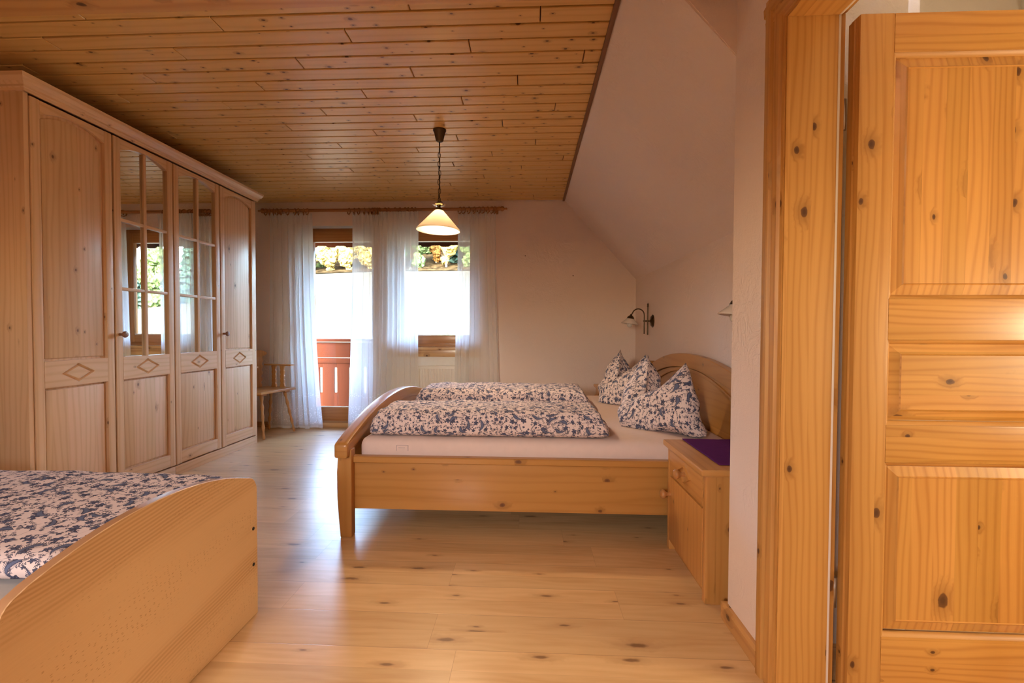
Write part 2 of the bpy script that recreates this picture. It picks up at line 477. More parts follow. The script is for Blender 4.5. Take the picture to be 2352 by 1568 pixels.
def lampshade():
    n = NT('lit_opal_glass_shade')
    tl = n.new('ShaderNodeBsdfTranslucent'); tl.inputs[0].default_value = (0.97, 0.90, 0.78, 1)
    df = n.new('ShaderNodeBsdfDiffuse'); df.inputs[0].default_value = (0.85, 0.76, 0.62, 1)
    gl = n.new('ShaderNodeBsdfGlossy'); gl.inputs['Roughness'].default_value = 0.2
    m1 = n.new('ShaderNodeMixShader'); m1.inputs[0].default_value = 0.35
    m2 = n.new('ShaderNodeMixShader'); m2.inputs[0].default_value = 0.04
    n.link(tl.outputs[0], m1.inputs[1]); n.link(df.outputs[0], m1.inputs[2])
    n.link(m1.outputs[0], m2.inputs[1]); n.link(gl.outputs[0], m2.inputs[2])
    n.link(m2.outputs[0], n.out.inputs[0])
    return n.mat
M['shade'] = lampshade()

def bulb_mat():
    n = NT('glowing_bulb')
    e = n.new('ShaderNodeEmission'); e.inputs[0].default_value = (1.0, 0.66, 0.36, 1); e.inputs[1].default_value = 60.0
    n.link(e.outputs[0], n.out.inputs[0])
    return n.mat
M['bulb_on'] = bulb_mat()

def foliage(name, a, b, scale=3.0):
    n = NT(name)
    tc = n.new('ShaderNodeTexCoord')
    f = n.noise(tc.outputs['Object'], scale, 5.0, 0.8)
    c = n.mix(n.step(0.38, 0.62, f), tuple(k * 0.45 for k in a), b)
    n.bsdf(c, 0.9, n.bump(f, 0.15, 0.4), spec=0.0)
    return n.mat
M['leaf_orange'] = foliage('autumn_leaves_orange', (0.11, 0.050, 0.012), (0.22, 0.115, 0.035))
M['leaf_yellow'] = foliage('autumn_leaves_yellow', (0.13, 0.095, 0.025), (0.24, 0.185, 0.065))
M['leaf_green'] = foliage('green_leaves', (0.030, 0.055, 0.022), (0.085, 0.12, 0.045))
M['needles'] = foliage('spruce_needles', (0.014, 0.034, 0.026), (0.04, 0.072, 0.055))
M['bark'] = foliage('bark', (0.10, 0.08, 0.06), (0.22, 0.20, 0.18), 1.0)
M['forest_floor'] = foliage('leaf_litter', (0.012, 0.009, 0.005), (0.030, 0.021, 0.010), 1.2)
def meadow_mat():
    n = NT('meadow_grass')
    tc = n.new('ShaderNodeTexCoord')
    f = n.noise(tc.outputs['Object'], 0.9, 4.0, 0.7)
    n.bsdf(n.mix(n.step(0.25, 0.75, f), (0.040, 0.039, 0.028), (0.050, 0.048, 0.037)), 0.95, None, spec=0.0)
    return n.mat
M['meadow'] = meadow_mat()

# ------------------------------------------------------------------ mesh building
class MB:
    def __init__(s):
        s.bm = bmesh.new()
        s.uvl = s.bm.loops.layers.uv.new('UVMap')
    def _merge(s, t):
        me = bpy.data.meshes.new('tmp')
        t.to_mesh(me); t.free()
        s.bm.from_mesh(me)
        bpy.data.meshes.remove(me)
        s.uvl = s.bm.loops.layers.uv['UVMap']
    @staticmethod
    def _uv(t, grain, off=None, mat=None):
        l = t.loops.layers.uv.get('UVMap') or t.loops.layers.uv.new('UVMap')
        g = 'xyz'.index(grain)
        if off is None: off = (random.uniform(0, 40), random.uniform(0, 40))
        t.normal_update()
        for f in t.faces:
            nrm = f.normal
            ax = max(range(3), key=lambda i: abs(nrm[i]))
            o = [i for i in range(3) if i != g]
            for lp in f.loops:
                co = lp.vert.co
                if ax == g: uv = (co[o[0]] * 0.3 + off[0], co[o[1]] + off[1])
                else:
                    k = [i for i in o if i != ax][0]
                    uv = (co[g] + off[0], co[k] + off[1] + (0.37 if ax == o[0] else 0))
                lp[l].uv = uv
    def add(s, t, grain='x', bevel=0.0, seg=2, mat=None, smooth=False, off=None):
        if bevel > 0:
            bmesh.ops.remove_doubles(t, verts=t.verts[:], dist=1e-6)
            es = [e for e in t.edges if len(e.link_faces) == 2 and e.calc_face_angle(0) > 0.35]
            bmesh.ops.bevel(t, geom=es, offset=bevel, segments=seg, profile=0.7, affect='EDGES', clamp_overlap=True)
        bmesh.ops.recalc_face_normals(t, faces=t.faces[:])
        if grain: s._uv(t, grain, off)
        if smooth or bevel > 0:
            for f in t.faces: f.smooth = True
            for e in t.edges:
                if len(e.link_faces) == 2 and e.calc_face_angle(0) > math.radians(38): e.smooth = False
        if mat is not None: bmesh.ops.transform(t, matrix=mat, verts=t.verts[:])
        s._merge(t)
        return s
    def box(s, x0, x1, y0, y1, z0, z1, grain='x', bevel=0.002, seg=2, mat=None, off=None):
        t = bmesh.new()
        vs = [t.verts.new((x, y, z)) for x in (x0, x1) for y in (y0, y1) for z in (z0, z1)]
        for q in ((0, 1, 3, 2), (4, 6, 7, 5), (0, 4, 5, 1), (2, 3, 7, 6), (0, 2, 6, 4), (1, 5, 7, 3)):
            t.faces.new([vs[i] for i in q])
        return s.add(t, grain, bevel, seg, mat, off=off)
    def prism(s, pts, axis, a, b, grain='x', bevel=0.0, seg=2, mat=None, smooth=False, off=None):
        """extrude a polygon (in the two other axes, cyclic order) along axis from a to b"""
        t = bmesh.new()
        i = 'xyz'.index(axis); o = [k for k in range(3) if k != i]
        def P(p, h):
            c = [0, 0, 0]; c[i] = h; c[o[0]] = p[0]; c[o[1]] = p[1]; return c
        A = [t.verts.new(P(p, a)) for p in pts]; B = [t.verts.new(P(p, b)) for p in pts]
        t.faces.new(A); t.faces.new(B[::-1])
        n = len(pts)
        for k in range(n): t.faces.new((A[k], B[k], B[(k + 1) % n], A[(k + 1) % n]))
        return s.add(t, grain, bevel, seg, mat, smooth, off)
    def strip(s, outer, inner, axis, a, b, grain='x', bevel=0.0, seg=2, mat=None):
        """arc band: outer/inner point rows of equal length, extruded along axis"""
        t = bmesh.new()
        i = 'xyz'.index(axis); o = [k for k in range(3) if k != i]
        def P(p, h):
            c = [0, 0, 0]; c[i] = h; c[o[0]] = p[0]; c[o[1]] = p[1]; return c
        r = [[t.verts.new(P(p, h)) for p in row] for row in (outer, inner) for h in (a, b)]
        oa, ob, ia, ib = r
        n = len(outer)
        for k in range(n - 1):
            t.faces.new((oa[k], oa[k + 1], ob[k + 1], ob[k]))
            t.faces.new((ia[k], ib[k], ib[k + 1], ia[k + 1]))
            t.faces.new((oa[k], ia[k], ia[k + 1], oa[k + 1]))
            t.faces.new((ob[k], ob[k + 1], ib[k + 1], ib[k]))
        t.faces.new((oa[0], ob[0], ib[0], ia[0])); t.faces.new((oa[-1], ia[-1], ib[-1], ob[-1]))
        return s.add(t, grain, bevel, seg, mat)
    def lathe(s, prof, center=(0, 0, 0), axis='z', n=24, mat=None, grain=None, arc=None):
        """prof: list of (radius, height)"""
        t = bmesh.new(); l = t.loops.layers.uv.new('UVMap')
        i = 'xyz'.index(axis); o = [(i + 1) % 3, (i + 2) % 3]
        rows = []
        for r, h in prof:
            row = []
            for k in range(n):
                a = 2 * PI * k / n
                c = [0, 0, 0]; c[i] = h; c[o[0]] = r * math.cos(a); c[o[1]] = r * math.sin(a)
                row.append(t.verts.new(c))
            rows.append(row)
        for j in range(len(rows) - 1):
            for k in range(n):
                f = t.faces.new((rows[j][k], rows[j][(k + 1) % n], rows[j + 1][(k + 1) % n], rows[j + 1][k]))
                for lp, (kk, jj) in zip(f.loops, ((k, j), (k + 1, j), (k + 1, j + 1), (k, j + 1))):
                    lp[l].uv = (prof[jj][1] + 3.3, kk / n * 2 * PI * 0.03)
        if prof[0][0] > 1e-5: t.faces.new(rows[0][::-1])
        if prof[-1][0] > 1e-5: t.faces.new(rows[-1])
        bmesh.ops.remove_doubles(t, verts=t.verts[:], dist=1e-6)
        bmesh.ops.recalc_face_normals(t, faces=t.faces[:])
        for f in t.faces: f.smooth = True
        for e in t.edges:
            if len(e.link_faces) == 2 and e.calc_face_angle(0) > math.radians(50): e.smooth = False
        mm = Matrix.Translation(center)
        if mat is not None: mm = mat @ mm
        bmesh.ops.transform(t, matrix=mm, verts=t.verts[:])
        s._merge(t)
        return s
    def tube(s, pts, rad, n=8, closed=False):
        pts = [Vector(p) for p in pts]
        if not isinstance(rad, (list, tuple)): rad = [rad] * len(pts)
        t = bmesh.new(); l = t.loops.layers.uv.new('UVMap')
        m = len(pts); rows = []; prev = None; dist = [0]
        for k in range(1, m): dist.append(dist[-1] + (pts[k] - pts[k - 1]).length)
        for k in range(m):
            a = pts[(k - 1) % m] if (closed or k > 0) else pts[k]
            b = pts[(k + 1) % m] if (closed or k < m - 1) else pts[k]
            d = (b - a).normalized()
            if prev is None:
                x = d.cross(Vector((0, 0, 1)))
                if x.length < 0.1: x = d.cross(Vector((1, 0, 0)))
                x.normalize()
            else:
                x = prev - d * prev.dot(d); x.normalize()
            prev = x; y = d.cross(x)
            rows.append([t.verts.new(pts[k] + (x * math.cos(2 * PI * q / n) + y * math.sin(2 * PI * q / n)) * rad[k]) for q in range(n)])
        R = m if closed else m - 1
        for j in range(R):
            for q in range(n):
                f = t.faces.new((rows[j][q], rows[j][(q + 1) % n], rows[(j + 1) % m][(q + 1) % n], rows[(j + 1) % m][q]))
                for lp, (jj, qq) in zip(f.loops, ((j, q), (j, q + 1), (j + 1, q + 1), (j + 1, q))):
                    lp[l].uv = (dist[jj % m], qq / n * 0.06)
                f.smooth = True
        if not closed:
            t.faces.new(rows[0][::-1]); t.faces.new(rows[-1])
        bmesh.ops.recalc_face_normals(t, faces=t.faces[:])
        s._merge(t)
        return s
    def grid(s, fn, nu, nv, uvfn, smooth=True, closed_u=False, matx=None):
        """fn(i,j)->co, uvfn(i,j)->uv"""
        t = bmesh.new(); l = t.loops.layers.uv.new('UVMap')
        g = [[t.verts.new(fn(i, j)) for j in range(nv)] for i in range(nu)]
        for i in range(nu if closed_u else nu - 1):
            for j in range(nv - 1):
                i2 = (i + 1) % nu
                try: f = t.faces.new((g[i][j], g[i2][j], g[i2][j + 1], g[i][j + 1]))
                except ValueError: continue
                for lp, (a, b) in zip(f.loops, ((i, j), (i + 1, j), (i + 1, j + 1), (i, j + 1))): lp[l].uv = uvfn(a, b)
                f.smooth = smooth
        if matx is not None: bmesh.ops.transform(t, matrix=matx, verts=t.verts[:])
        s._merge(t)
        return s
    def poly(s, pts, grain='x'):
        t = bmesh.new(); t.faces.new([t.verts.new(p) for p in pts]); s._uv(t, grain, (0, 0)); s._merge(t); return s

WORLD_ORG = {}
def link(name, mesh, mat, parent=None, org=None):
    o = bpy.data.objects.new(name, mesh)
    if mat is not None: mesh.materials.append(mat)
    COL.objects.link(o)
    po = WORLD_ORG.get(parent.name, Vector((0, 0, 0))) if parent else Vector((0, 0, 0))
    org = Vector(org) if org is not None else (po.copy() if parent else Vector((0, 0, 0)))
    mesh.transform(Matrix.Translation(-org))
    o.location = org - po
    if parent: o.parent = parent
    WORLD_ORG[o.name] = org
    return o
def mk(name, mb, mat, parent=None, org=None):
    me = bpy.data.meshes.new(name)
    mb.bm.to_mesh(me); mb.bm.free()
    return link(name, me, mat, parent, org)
def tag(o, label=None, cat=None, group=None, kind=None):
    if label: o['label'] = label
    if cat: o['category'] = cat
    if group: o['group'] = group
    if kind: o['kind'] = kind
    return o
def empty(name, loc, label=None, cat=None, group=None, kind=None):
    o = bpy.data.objects.new(name, None); COL.objects.link(o)
    o.location = loc; o.empty_display_size = 0.1
    WORLD_ORG[o.name] = Vector(loc)
    return tag(o, label, cat, group, kind)
def children(o): return [c for c in bpy.data.objects if c.parent == o]
def copy_tree(o, parent=None):
    c = o.copy(); COL.objects.link(c)
    if parent: c.parent = parent
    WORLD_ORG[c.name] = WORLD_ORG.get(o.name, Vector())
    for ch in children(o):
        if ch != c: copy_tree(ch, c)
    return c
def lerp(a, b, t): return a + (b - a) * t
def frange(a, b, n): return [a + (b - a) * i / (n - 1) for i in range(n)]

# ------------------------------------------------------------------ room dimensions
ZC, D, XE, XR, ZK, XB, YB = 2.50, 4.99, 0.3825, 1.156, 1.646, 0.755, 1.733
XL, YN = -3.22, -1.5
ZS = ZC - (XB - XE) * (ZC - ZK) / (XR - XE)     # slope height at the block face
S = lambda o: tag(o, kind='structure')

# floor
OY0, OY1, OZ, TW = 0.700, 1.383, 1.995, 0.135     # doorway in the block wall
m = MB(); m.box(XL - 0.1, XB + 0.0, YN - 0.1, D + 0.11, -0.05, 0, bevel=0, off=(0.43, -1.71 + 0.193 * 20))
m.box(XB, XR + 0.1, YB - 0.05, D + 0.11, -0.05, 0, bevel=0, off=(0.43, -1.71 + 0.193 * 20))
m.box(XB, XB + TW, OY0 - 0.03, OY1 + 0.03, -0.05, 0, bevel=0, off=(0.43, -1.71 + 0.193 * 20))
S(mk('floor', m, M['floor']))
# ceiling: tongue and groove boards with V joints, laid in staggered 1.5 m lengths
m = MB()
pitch_b, L = 0.1063, 1.5
row = 0
while True:
    y0 = 2.041 + pitch_b * row
    if y0 > D: break
    row += 1
rows = range(-34, row)
for i in rows:
    y0 = 2.041 + pitch_b * i; y1 = min(y0 + pitch_b, D)
    if y1 < YN: continue
    jx = 0.048 + 0.577 * i
    jx = jx - math.floor((jx - XE) / L) * L          # last joint at or right of XE
    right = XE if y0 > 1.60 else XB
    jx += L
    xs = [jx]
    while xs[-1] > XL - 0.2: xs.append(xs[-1] - L)
    for a, b in zip(xs[1:], xs[:-1]):
        a2, b2 = max(a, XL - 0.05), min(b, right)
        if b2 - a2 < 0.02: continue
        m.box(a2 + 0.0022, b2 - 0.0022, y0 + 0.0056, y1 - 0.0056, ZC, ZC + 0.020, bevel=0.003, seg=1)
S(mk('ceiling', m, M['ceiling_wood']))
m = MB(); m.box(XL - 0.1, XB + 0.1, YN - 0.1, D + 0.1, ZC + 0.017, ZC + 0.06, bevel=0)
S(mk('ceiling', m, M['groove']))
# brown trim strip along the edge of the boards
m = MB(); m.box(XE - 0.018, XE + 0.004, YB, D, ZC - 0.014, ZC + 0.01, grain='y')
S(mk('trim_1', m, M['trim_dark']))
# beam that closes the front part of the ceiling
m = MB(); m.box(XL, 0.50, 1.42, 1.70, 2.283, ZC + 0.01, bevel=0.012, seg=3)
S(mk('trim_2', m, M['beam_wood']))
m = MB(); m.box(0.50, XB + 0.05, 1.42, 1.70, 2.30, ZC + 0.01, bevel=0.004)
S(mk('wall_front_header', m, M['plaster']))

# sloping ceiling over the bed (a thick slab) and dormer cheek at YB
m = MB()
nx, nz = (ZC - ZK), (XR - XE); ln = math.hypot(nx, nz); ox, oz = nx / ln * 0.12, nz / ln * 0.12
m.prism([(XE, ZC), (XR, ZK), (XR + ox, ZK + oz), (XE + ox, ZC + oz)], 'y', YB + 0.0, D + 0.02, grain='y')
S(mk('wall_slope', m, M['plaster']))
m = MB()
m.prism([(XE + 0.002, ZC + 0.02), (XB + 0.02, ZS - 0.02), (XB + 0.02, ZC + 0.02)], 'y', YB - 0.004, YB + 0.10, grain='x')
S(mk('wall_dormer_cheek', m, M['plaster']))
# right wall behind the headboard
m = MB(); m.box(XR, XR + 0.1, YB, D + 0.05, 0, ZK + 0.06, bevel=0)
S(mk('wall_right', m, M['plaster']))

# block wall with the doorway
m = MB()
m.box(XB + TW, XR + 0.02, YB - 0.10, YB, 0, ZC + 0.02, grain='z', bevel=0)              # niche return
m.box(XB, XB + TW, OY1 + 0.03, YB, 0, ZC + 0.02, grain='z', bevel=0)
m.box(XB, XB + TW, YN - 0.1, OY0 - 0.03, 0, ZC + 0.02, grain='z', bevel=0)
m.box(XB, XB + TW, OY0 - 0.03, OY1 + 0.03, OZ + 0.03, ZC + 0.02, grain='z', bevel=0)
S(mk('wall_front_right', m, M['plaster']))

# far wall with the balcony door and window openings
DX0, DX1, WX0, WX1, HZ, SZ = -2.565, -1.722, -1.515, -0.553, 2.243, 0.905
m = MB()
def wall_strip(m, y0, y1, dx0, dx1, wx0, wx1, hz, sz, x0, x1, zt):
    m.box(x0, dx0, y0, y1, 0, hz, grain='z', bevel=0)
    m.box(dx1, wx0, y0, y1, 0, hz, grain='z', bevel=0)
    m.box(wx1, x1, y0, y1, 0, hz, grain='z', bevel=0)
    m.box(wx0, wx1, y0, y1, 0, sz, grain='z', bevel=0)
    m.box(x0, x1, y0, y1, hz, zt, grain='z', bevel=0)
wall_strip(m, D, D + 0.12, DX0, DX1, WX0, WX1, HZ, SZ - 0.03, XL - 0.1, XR + 0.1, ZC + 0.05)
S(mk('wall_far', m, M['plaster']))
m = MB()
wall_strip(m, D + 0.121, D + 0.30, DX0 - 0.02, DX1 + 0.06, WX0 - 0.02, WX1 + 0.05, HZ + 0.02, SZ - 0.03, XL - 0.1, XR + 0.1, ZC + 0.05)
S(mk('wall_far_outer', m, M['facade']))
# painted reveals of both openings
m = MB()
for x0, x1, zb in ((DX0, DX1, 0), (WX0, WX1, SZ)):
    m.box(x0, x1, D + 0.001, D + 0.12, HZ - 0.004, HZ + 0.002, bevel=0)
    m.box(x0 - 0.002, x0 + 0.004, D + 0.001, D + 0.12, zb, HZ, bevel=0)
    m.box(x1 - 0.004, x1 + 0.002, D + 0.001, D + 0.12, zb, HZ, bevel=0)
S(mk('trim_3', m, M['paint_white']))
# left wall, rear wall with a small opening added to let in fill light
m = MB(); m.box(XL - 0.1, XL, YN - 0.1, D + 0.05, 0, ZC + 0.03, grain='z', bevel=0)
S(mk('wall_left', m, M['plaster']))
m = MB()
m.box(XL - 0.1, -1.45, YN - 0.12, YN, 0, ZC + 0.03, grain='z', bevel=0)
m.box(-0.95, XB + 0.1, YN - 0.12, YN, 0, ZC + 0.03, grain='z', bevel=0)
m.box(-1.45, -0.95, YN - 0.12, YN, 0, 1.25, grain='z', bevel=0)
m.box(-1.45, -0.95, YN - 0.12, YN, 1.75, ZC + 0.03, grain='z', bevel=0)
S(mk('wall_back', m, M['plaster']))
# frame of the added, unseen rear window that brightens the near half
w3 = empty('fill_window', (-1.2, YN - 0.08, 1.10), kind='structure')
m = MB()
for a, b in ((-1.45, -1.40), (-1.0, -0.95)): m.box(a, b, YN - 0.10, YN - 0.04, 1.25, 1.75, grain='z')
m.box(-1.45, -0.95, YN - 0.10, YN - 0.04, 1.25, 1.30); m.box(-1.45, -0.95, YN - 0.10, YN - 0.04, 1.70, 1.75)
mk('window_frame', m, M['window_wood'], w3)

# skirting boards
m = MB(); m.prism([(D, 0), (D - 0.018, 0), (D - 0.018, 0.05), (D - 0.012, 0.058), (D, 0.058)], 'x', XL, DX0, grain='x')
m.prism([(D, 0), (D - 0.018, 0), (D - 0.018, 0.05), (D - 0.012, 0.058), (D, 0.058)], 'x', DX1, XR, grain='x')
S(mk('baseboard_far', m, M['skirting']))
m = MB(); m.prism([(XB, 0), (XB - 0.020, 0), (XB - 0.020, 0.052), (XB - 0.012, 0.062), (XB, 0.062)], 'y', 1.486, YB - 0.001, grain='y')
m.box(XB - 0.02, XB + 0.06, YB, YB + 0.016, 0, 0.062, grain='x')
m.prism([(XB, 0), (XB - 0.020, 0), (XB - 0.020, 0.052), (XB - 0.012, 0.062), (XB, 0.062)], 'y', YN, 0.60, grain='y')
S(mk('baseboard_right', m, M['skirting']))

# ------------------------------------------------------------------ doorway on the right with its open leaf
door = empty('door_1', (XB, 1.05, 0), kind='structure')
def casing_profile(y_in, y_out, sgn):
    # (x, y) section: stepped moulding on the room side
    x = XB
    w = y_out - y_in
    return [(x + 0.01, y_in), (x - 0.012, y_in), (x - 0.014, y_in + w * 0.10), (x - 0.022, y_in + w * 0.16), (x - 0.024, y_in + w * 0.42),
            (x - 0.016, y_in + w * 0.46), (x - 0.016, y_in + w * 0.50), (x - 0.028, y_in + w * 0.56), (x - 0.030, y_in + w * 0.84), (x - 0.022, y_in + w * 1.0), (x + 0.0, y_in + w * 1.0)]
m = MB()
CW = 0.095
p = casing_profile(OY1 + 0.004, OY1 + CW, 1)
m.prism(p, 'z', 0, OZ + CW, grain='z', smooth=True)
p2 = casing_profile(OY0 - 0.004, OY0 - CW, -1)
m.prism(p2, 'z', 0, OZ + CW, grain='z', smooth=True)
p3 = [(a, OZ + (b - OY1)) for a, b in p]
m.prism(p3, 'y', OY0 - CW, OY1 + CW, grain='y', smooth=True)
mk('casing', m, M['door_trim'], door)
m = MB()
m.box(XB - 0.008, XB + TW + 0.002, OY1, OY1 + 0.028, 0, OZ + 0.02, grain='z', bevel=0.003)
m.box(XB - 0.008, XB + TW + 0.002, OY0 - 0.028, OY0, 0, OZ + 0.02, grain='z', bevel=0.003)
m.box(XB - 0.008, XB + TW + 0.002, OY0, OY1, OZ, OZ + 0.028, grain='y', bevel=0.003)
mk('jamb', m, M['door_trim'], door)
m = MB()
sx = XB + TW + 0.002
m.box(sx, sx + 0.007, OY1 + 0.001, OY1 + 0.012, 0, OZ + 0.012, bevel=0.002)
m.box(sx, sx + 0.007, OY0 - 0.012, OY0 - 0.001, 0, OZ + 0.012, bevel=0.002)
m.box(sx, sx + 0.007, OY0, OY1, OZ + 0.001, OZ + 0.012, bevel=0.002)
mk('seal', m, M['seal'], door)
m = MB()
m.box(sx + 0.001, sx + 0.026, OY1 + 0.012, OY1 + 0.07, 0, OZ + 0.07, grain='z', bevel=0.003)
m.box(sx + 0.001, sx + 0.026, OY0 - 0.07, OY0 - 0.012, 0, OZ + 0.07, grain='z', bevel=0.003)
m.box(sx + 0.001, sx + 0.026, OY0 - 0.012, OY1 + 0.012, OZ + 0.012, OZ + 0.07, grain='y', bevel=0.003)
mk('rebate_frame', m, M['door_trim'], door)
# leaf standing open at a right angle, seen from its panelled side
LX0, LX1, LY0, LY1, LZ0, LZ1 = 0.936, 1.615, 1.360, 1.400, 0.008, 1.982
m = MB()
m.box(LX0, 1.030, LY0, LY1, LZ0, LZ1, grain='z', bevel=0.004)             # hinge stile
m.box(LX0 - 0.006, LX0 + 0.02, LY0 + 0.016, LY1, LZ0, LZ1 - 0.008, grain='z', bevel=0.002)
m.box(1.520, LX1, LY0, LY1, LZ0, LZ1, grain='z', bevel=0.004)
leaf = mk('door_leaf', m, M['door_trim'], door)
m = MB()
for z0, z1 in ((1.872, LZ1), (1.060, 1.178), (0.706, 0.815), (LZ0, 0.196)):
    m.box(1.0305, 1.5195, LY0 + 0.0005, LY1 - 0.001, z0, z1, grain='x', bevel=0.003)
mk('rail', m, M['door_wood'], leaf)
def raised_panel(m, x0, x1, z0, z1, y, grain):
    # ovolo moulding, sunk margin, raised field
    b, c = 0.013, 0.030
    t = bmesh.new()
    def ring(i, yy): return [t.verts.new((x0 + i, yy, z0 + i)), t.verts.new((x1 - i, yy, z0 + i)), t.verts.new((x1 - i, yy, z1 - i)), t.verts.new((x0 + i, yy, z1 - i))]
    rs = [ring(0.0, y + 0.012), ring(c - 0.003, y + 0.004), ring(c, y + 0.001), ring(c + 0.002, y + 0.0045)]
    for a, b2 in zip(rs[:-1], rs[1:]):
        for k in range(4): t.faces.new((a[k], a[(k + 1) % 4], b2[(k + 1) % 4], b2[k]))
    t.faces.new(rs[-1])
    m.add(t, grain)
for z0, z1, gr in ((1.190, 1.860, 'z'), (0.828, 1.048, 'x'), (0.214, 0.694, 'z')):
    m = MB(); raised_panel(m, 1.040, 1.510, z0, z1, LY0, gr)
    mk('panel', m, M['door_wood'], leaf)
m = MB()
for z0, z1 in ((1.178, 1.872), (0.815, 1.060), (0.196, 0.706)):
    for a in (0, 1):
        x0, x1, q0, q1 = 1.030, 1.520, z0, z1
        w = 0.012
        # bead on all four sides
    pr = lambda k: [(LY0 + 0.001, 0), (LY0 + 0.003, 0.004), (LY0 + 0.009, 0.0105), (LY0 + 0.013, 0.012), (LY0 + 0.02, 0)]
    m.prism([(a, z0 + b) for a, b in pr(0)], 'x', x0, x1, grain='x', smooth=True)
    m.prism([(a, z1 - b) for a, b in pr(0)], 'x', x0, x1, grain='x', smooth=True)
    m.prism([(x0 + b, a) for a, b in pr(0)], 'z', z0, z1, grain='z', smooth=True)
    m.prism([(x1 - b, a) for a, b in pr(0)], 'z', z0, z1, grain='z', smooth=True)
mk('moulding', m, M['door_trim'], leaf)
m = MB()
for z in (1.72, 0.30): m.tube([(LX0 - 0.012, LY1 + 0.006, z - 0.045), (LX0 - 0.012, LY1 + 0.006, z + 0.045)], 0.008, 10)
mk('hinge', m, M['hinge'], door)

# neighbouring room
m = MB(); m.box(XB + TW, 3.3, -0.6, 3.0, -0.05, 0, bevel=0, off=(3, 4)); S(mk('floor_hall', m, M['floor']))
m = MB(); m.box(XR + 0.21, 3.3, 2.35, 2.45, 0, 3.0, bevel=0); m.box(XB + TW + 0.001, XR + 0.11, YB - 0.115, YB - 0.101, 0, 3.0, bevel=0)
m.box(XR + 0.11, XR + 0.2, YB - 0.05, 2.4, 0, 3.0, bevel=0)
S(mk('wall_hall_far', m, M['hall_wall']))
m = MB(); m.box(3.2, 3.3, -0.6, 2.4, 0, 3.0, bevel=0); S(mk('wall_hall_side', m, M['hall_wall']))
m = MB(); m.box(XB + TW, 3.3, -0.7, -0.6, 0, 3.0, bevel=0); S(mk('wall_hall_near', m, M['hall_wall']))
m = MB(); m.box(XB + 0.0, 3.3, -0.7, 2.45, 3.0, 3.05, bevel=0); S(mk('ceiling_hall', m, M['hall_wall']))
m = MB(); m.box(XB + 0.01, XB + 0.1, -0.7, YB, ZC + 0.06, 3.0, bevel=0); S(mk('wall_hall_left', m, M['hall_wall']))
hr = empty('wall_rail', (1.95, 2.25, 2.64), 'white painted rail on the wall above the open pine door', 'rail')
m = MB(); m.tube([(1.53, 2.25, 2.675), (2.36, 2.25, 2.675)], 0.020, 12); mk('bar', m, M['paint_white'], hr)
m = MB(); m.box(1.49, 1.57, 2.22, 2.352, 2.50, 2.86, bevel=0.004); mk('bracket', m, M['paint_white'], hr)
m = MB(); m.box(2.36, 2.405, 2.22, 2.352, 2.60, 2.735, bevel=0.004); mk('bracket', m, M['paint_white'], hr)

# ------------------------------------------------------------------ balcony door and window
def sash_unit(root, x0, x1, z0, z1, gx0, gx1, gz0, gz1, yf, sx0, sx1):
    """outer frame + sash with a pane; frame x0..x1, sash inner glass gx0..gx1"""
    m = MB()
    m.box(x0, sx0, yf + 0.015, yf + 0.07, z0, z1, grain='z', bevel=0.003)
    m.box(sx1, x1, yf + 0.015, yf + 0.07, z0, z1, grain='z', bevel=0.003)
    m.box(sx0, sx1, yf + 0.015, yf + 0.07, z1 - 0.06, z1, grain='x', bevel=0.003)
    m.box(sx0, sx1, yf + 0.015, yf + 0.07, z0, z0 + 0.05, grain='x', bevel=0.003)
    mk('window_frame', m, M['window_wood'], root)
    m = MB()
    m.box(sx0 - 0.012, gx0, yf, yf + 0.05, z0 + 0.038, z1 - 0.052, grain='z', bevel=0.005)
    m.box(gx1, sx1 + 0.012, yf, yf + 0.05, z0 + 0.038, z1 - 0.052, grain='z', bevel=0.005)
    m.box(gx0, gx1, yf, yf + 0.05, gz1, z1 - 0.052, grain='x', bevel=0.005)
    m.box(gx0, gx1, yf, yf + 0.05, z0 + 0.038, gz0, grain='x', bevel=0.005)
    sash = mk('sash', m, M['window_wood'], root)
    m = MB(); m.box(gx0 - 0.01, gx1 + 0.01, yf + 0.024, yf + 0.030, gz0 - 0.01, gz1 + 0.01, bevel=0)
    mk('pane', m, M['glass'], sash)
    m = MB()
    m.box(gx0, gx1, yf + 0.006, yf + 0.018, gz0 - 0.004, gz0 + 0.010, bevel=0.002)
    mk('glazing_strip', m, M['seal'], sash)
    return sash
bd = empty('door_2', (-2.14, 5.14, 0), kind='structure')
s1 = sash_unit(bd, DX0 + 0.004, DX1 + 0.055, 0.012, HZ + 0.012, -2.445, -1.768, 0.205, 2.09, 5.115, -2.535, -1.70)
m = MB(); m.box(-2.482, -2.455, 5.095, 5.115, 1.10, 1.23, bevel=0.004); m.box(-2.477, -2.460, 5.055, 5.10, 1.19, 1.207, bevel=0.003)
m.box(-2.477, -2.460, 5.05, 5.065, 1.09, 1.20, bevel=0.005)
tag(mk('handle', m, M['plastic_white'], s1), 'white plastic handle')
m = MB(); m.box(DX0, DX1, D - 0.002, D + 0.14, 0.0, 0.052, bevel=0.004); mk('threshold', m, M['sill_wood'], bd)
wd = empty('window_1', (-1.03, 5.14, 0.9), kind='structure')
s2 = sash_unit(wd, WX0 + 0.004, WX1 + 0.0, SZ, HZ + 0.012, -1.400, -0.655, 1.028, 2.09, 5.115, -1.47, -0.60)
m = MB(); m.box(-1.445, -1.420, 5.095, 5.116, 1.46, 1.58, bevel=0.004); m.box(-1.441, -1.424, 5.055, 5.10, 1.53, 1.547, bevel=0.003)
m.box(-1.441, -1.424, 5.05, 5.065, 1.42, 1.54, bevel=0.005)
tag(mk('handle', m, M['plastic_white'], s2), 'white plastic handle')
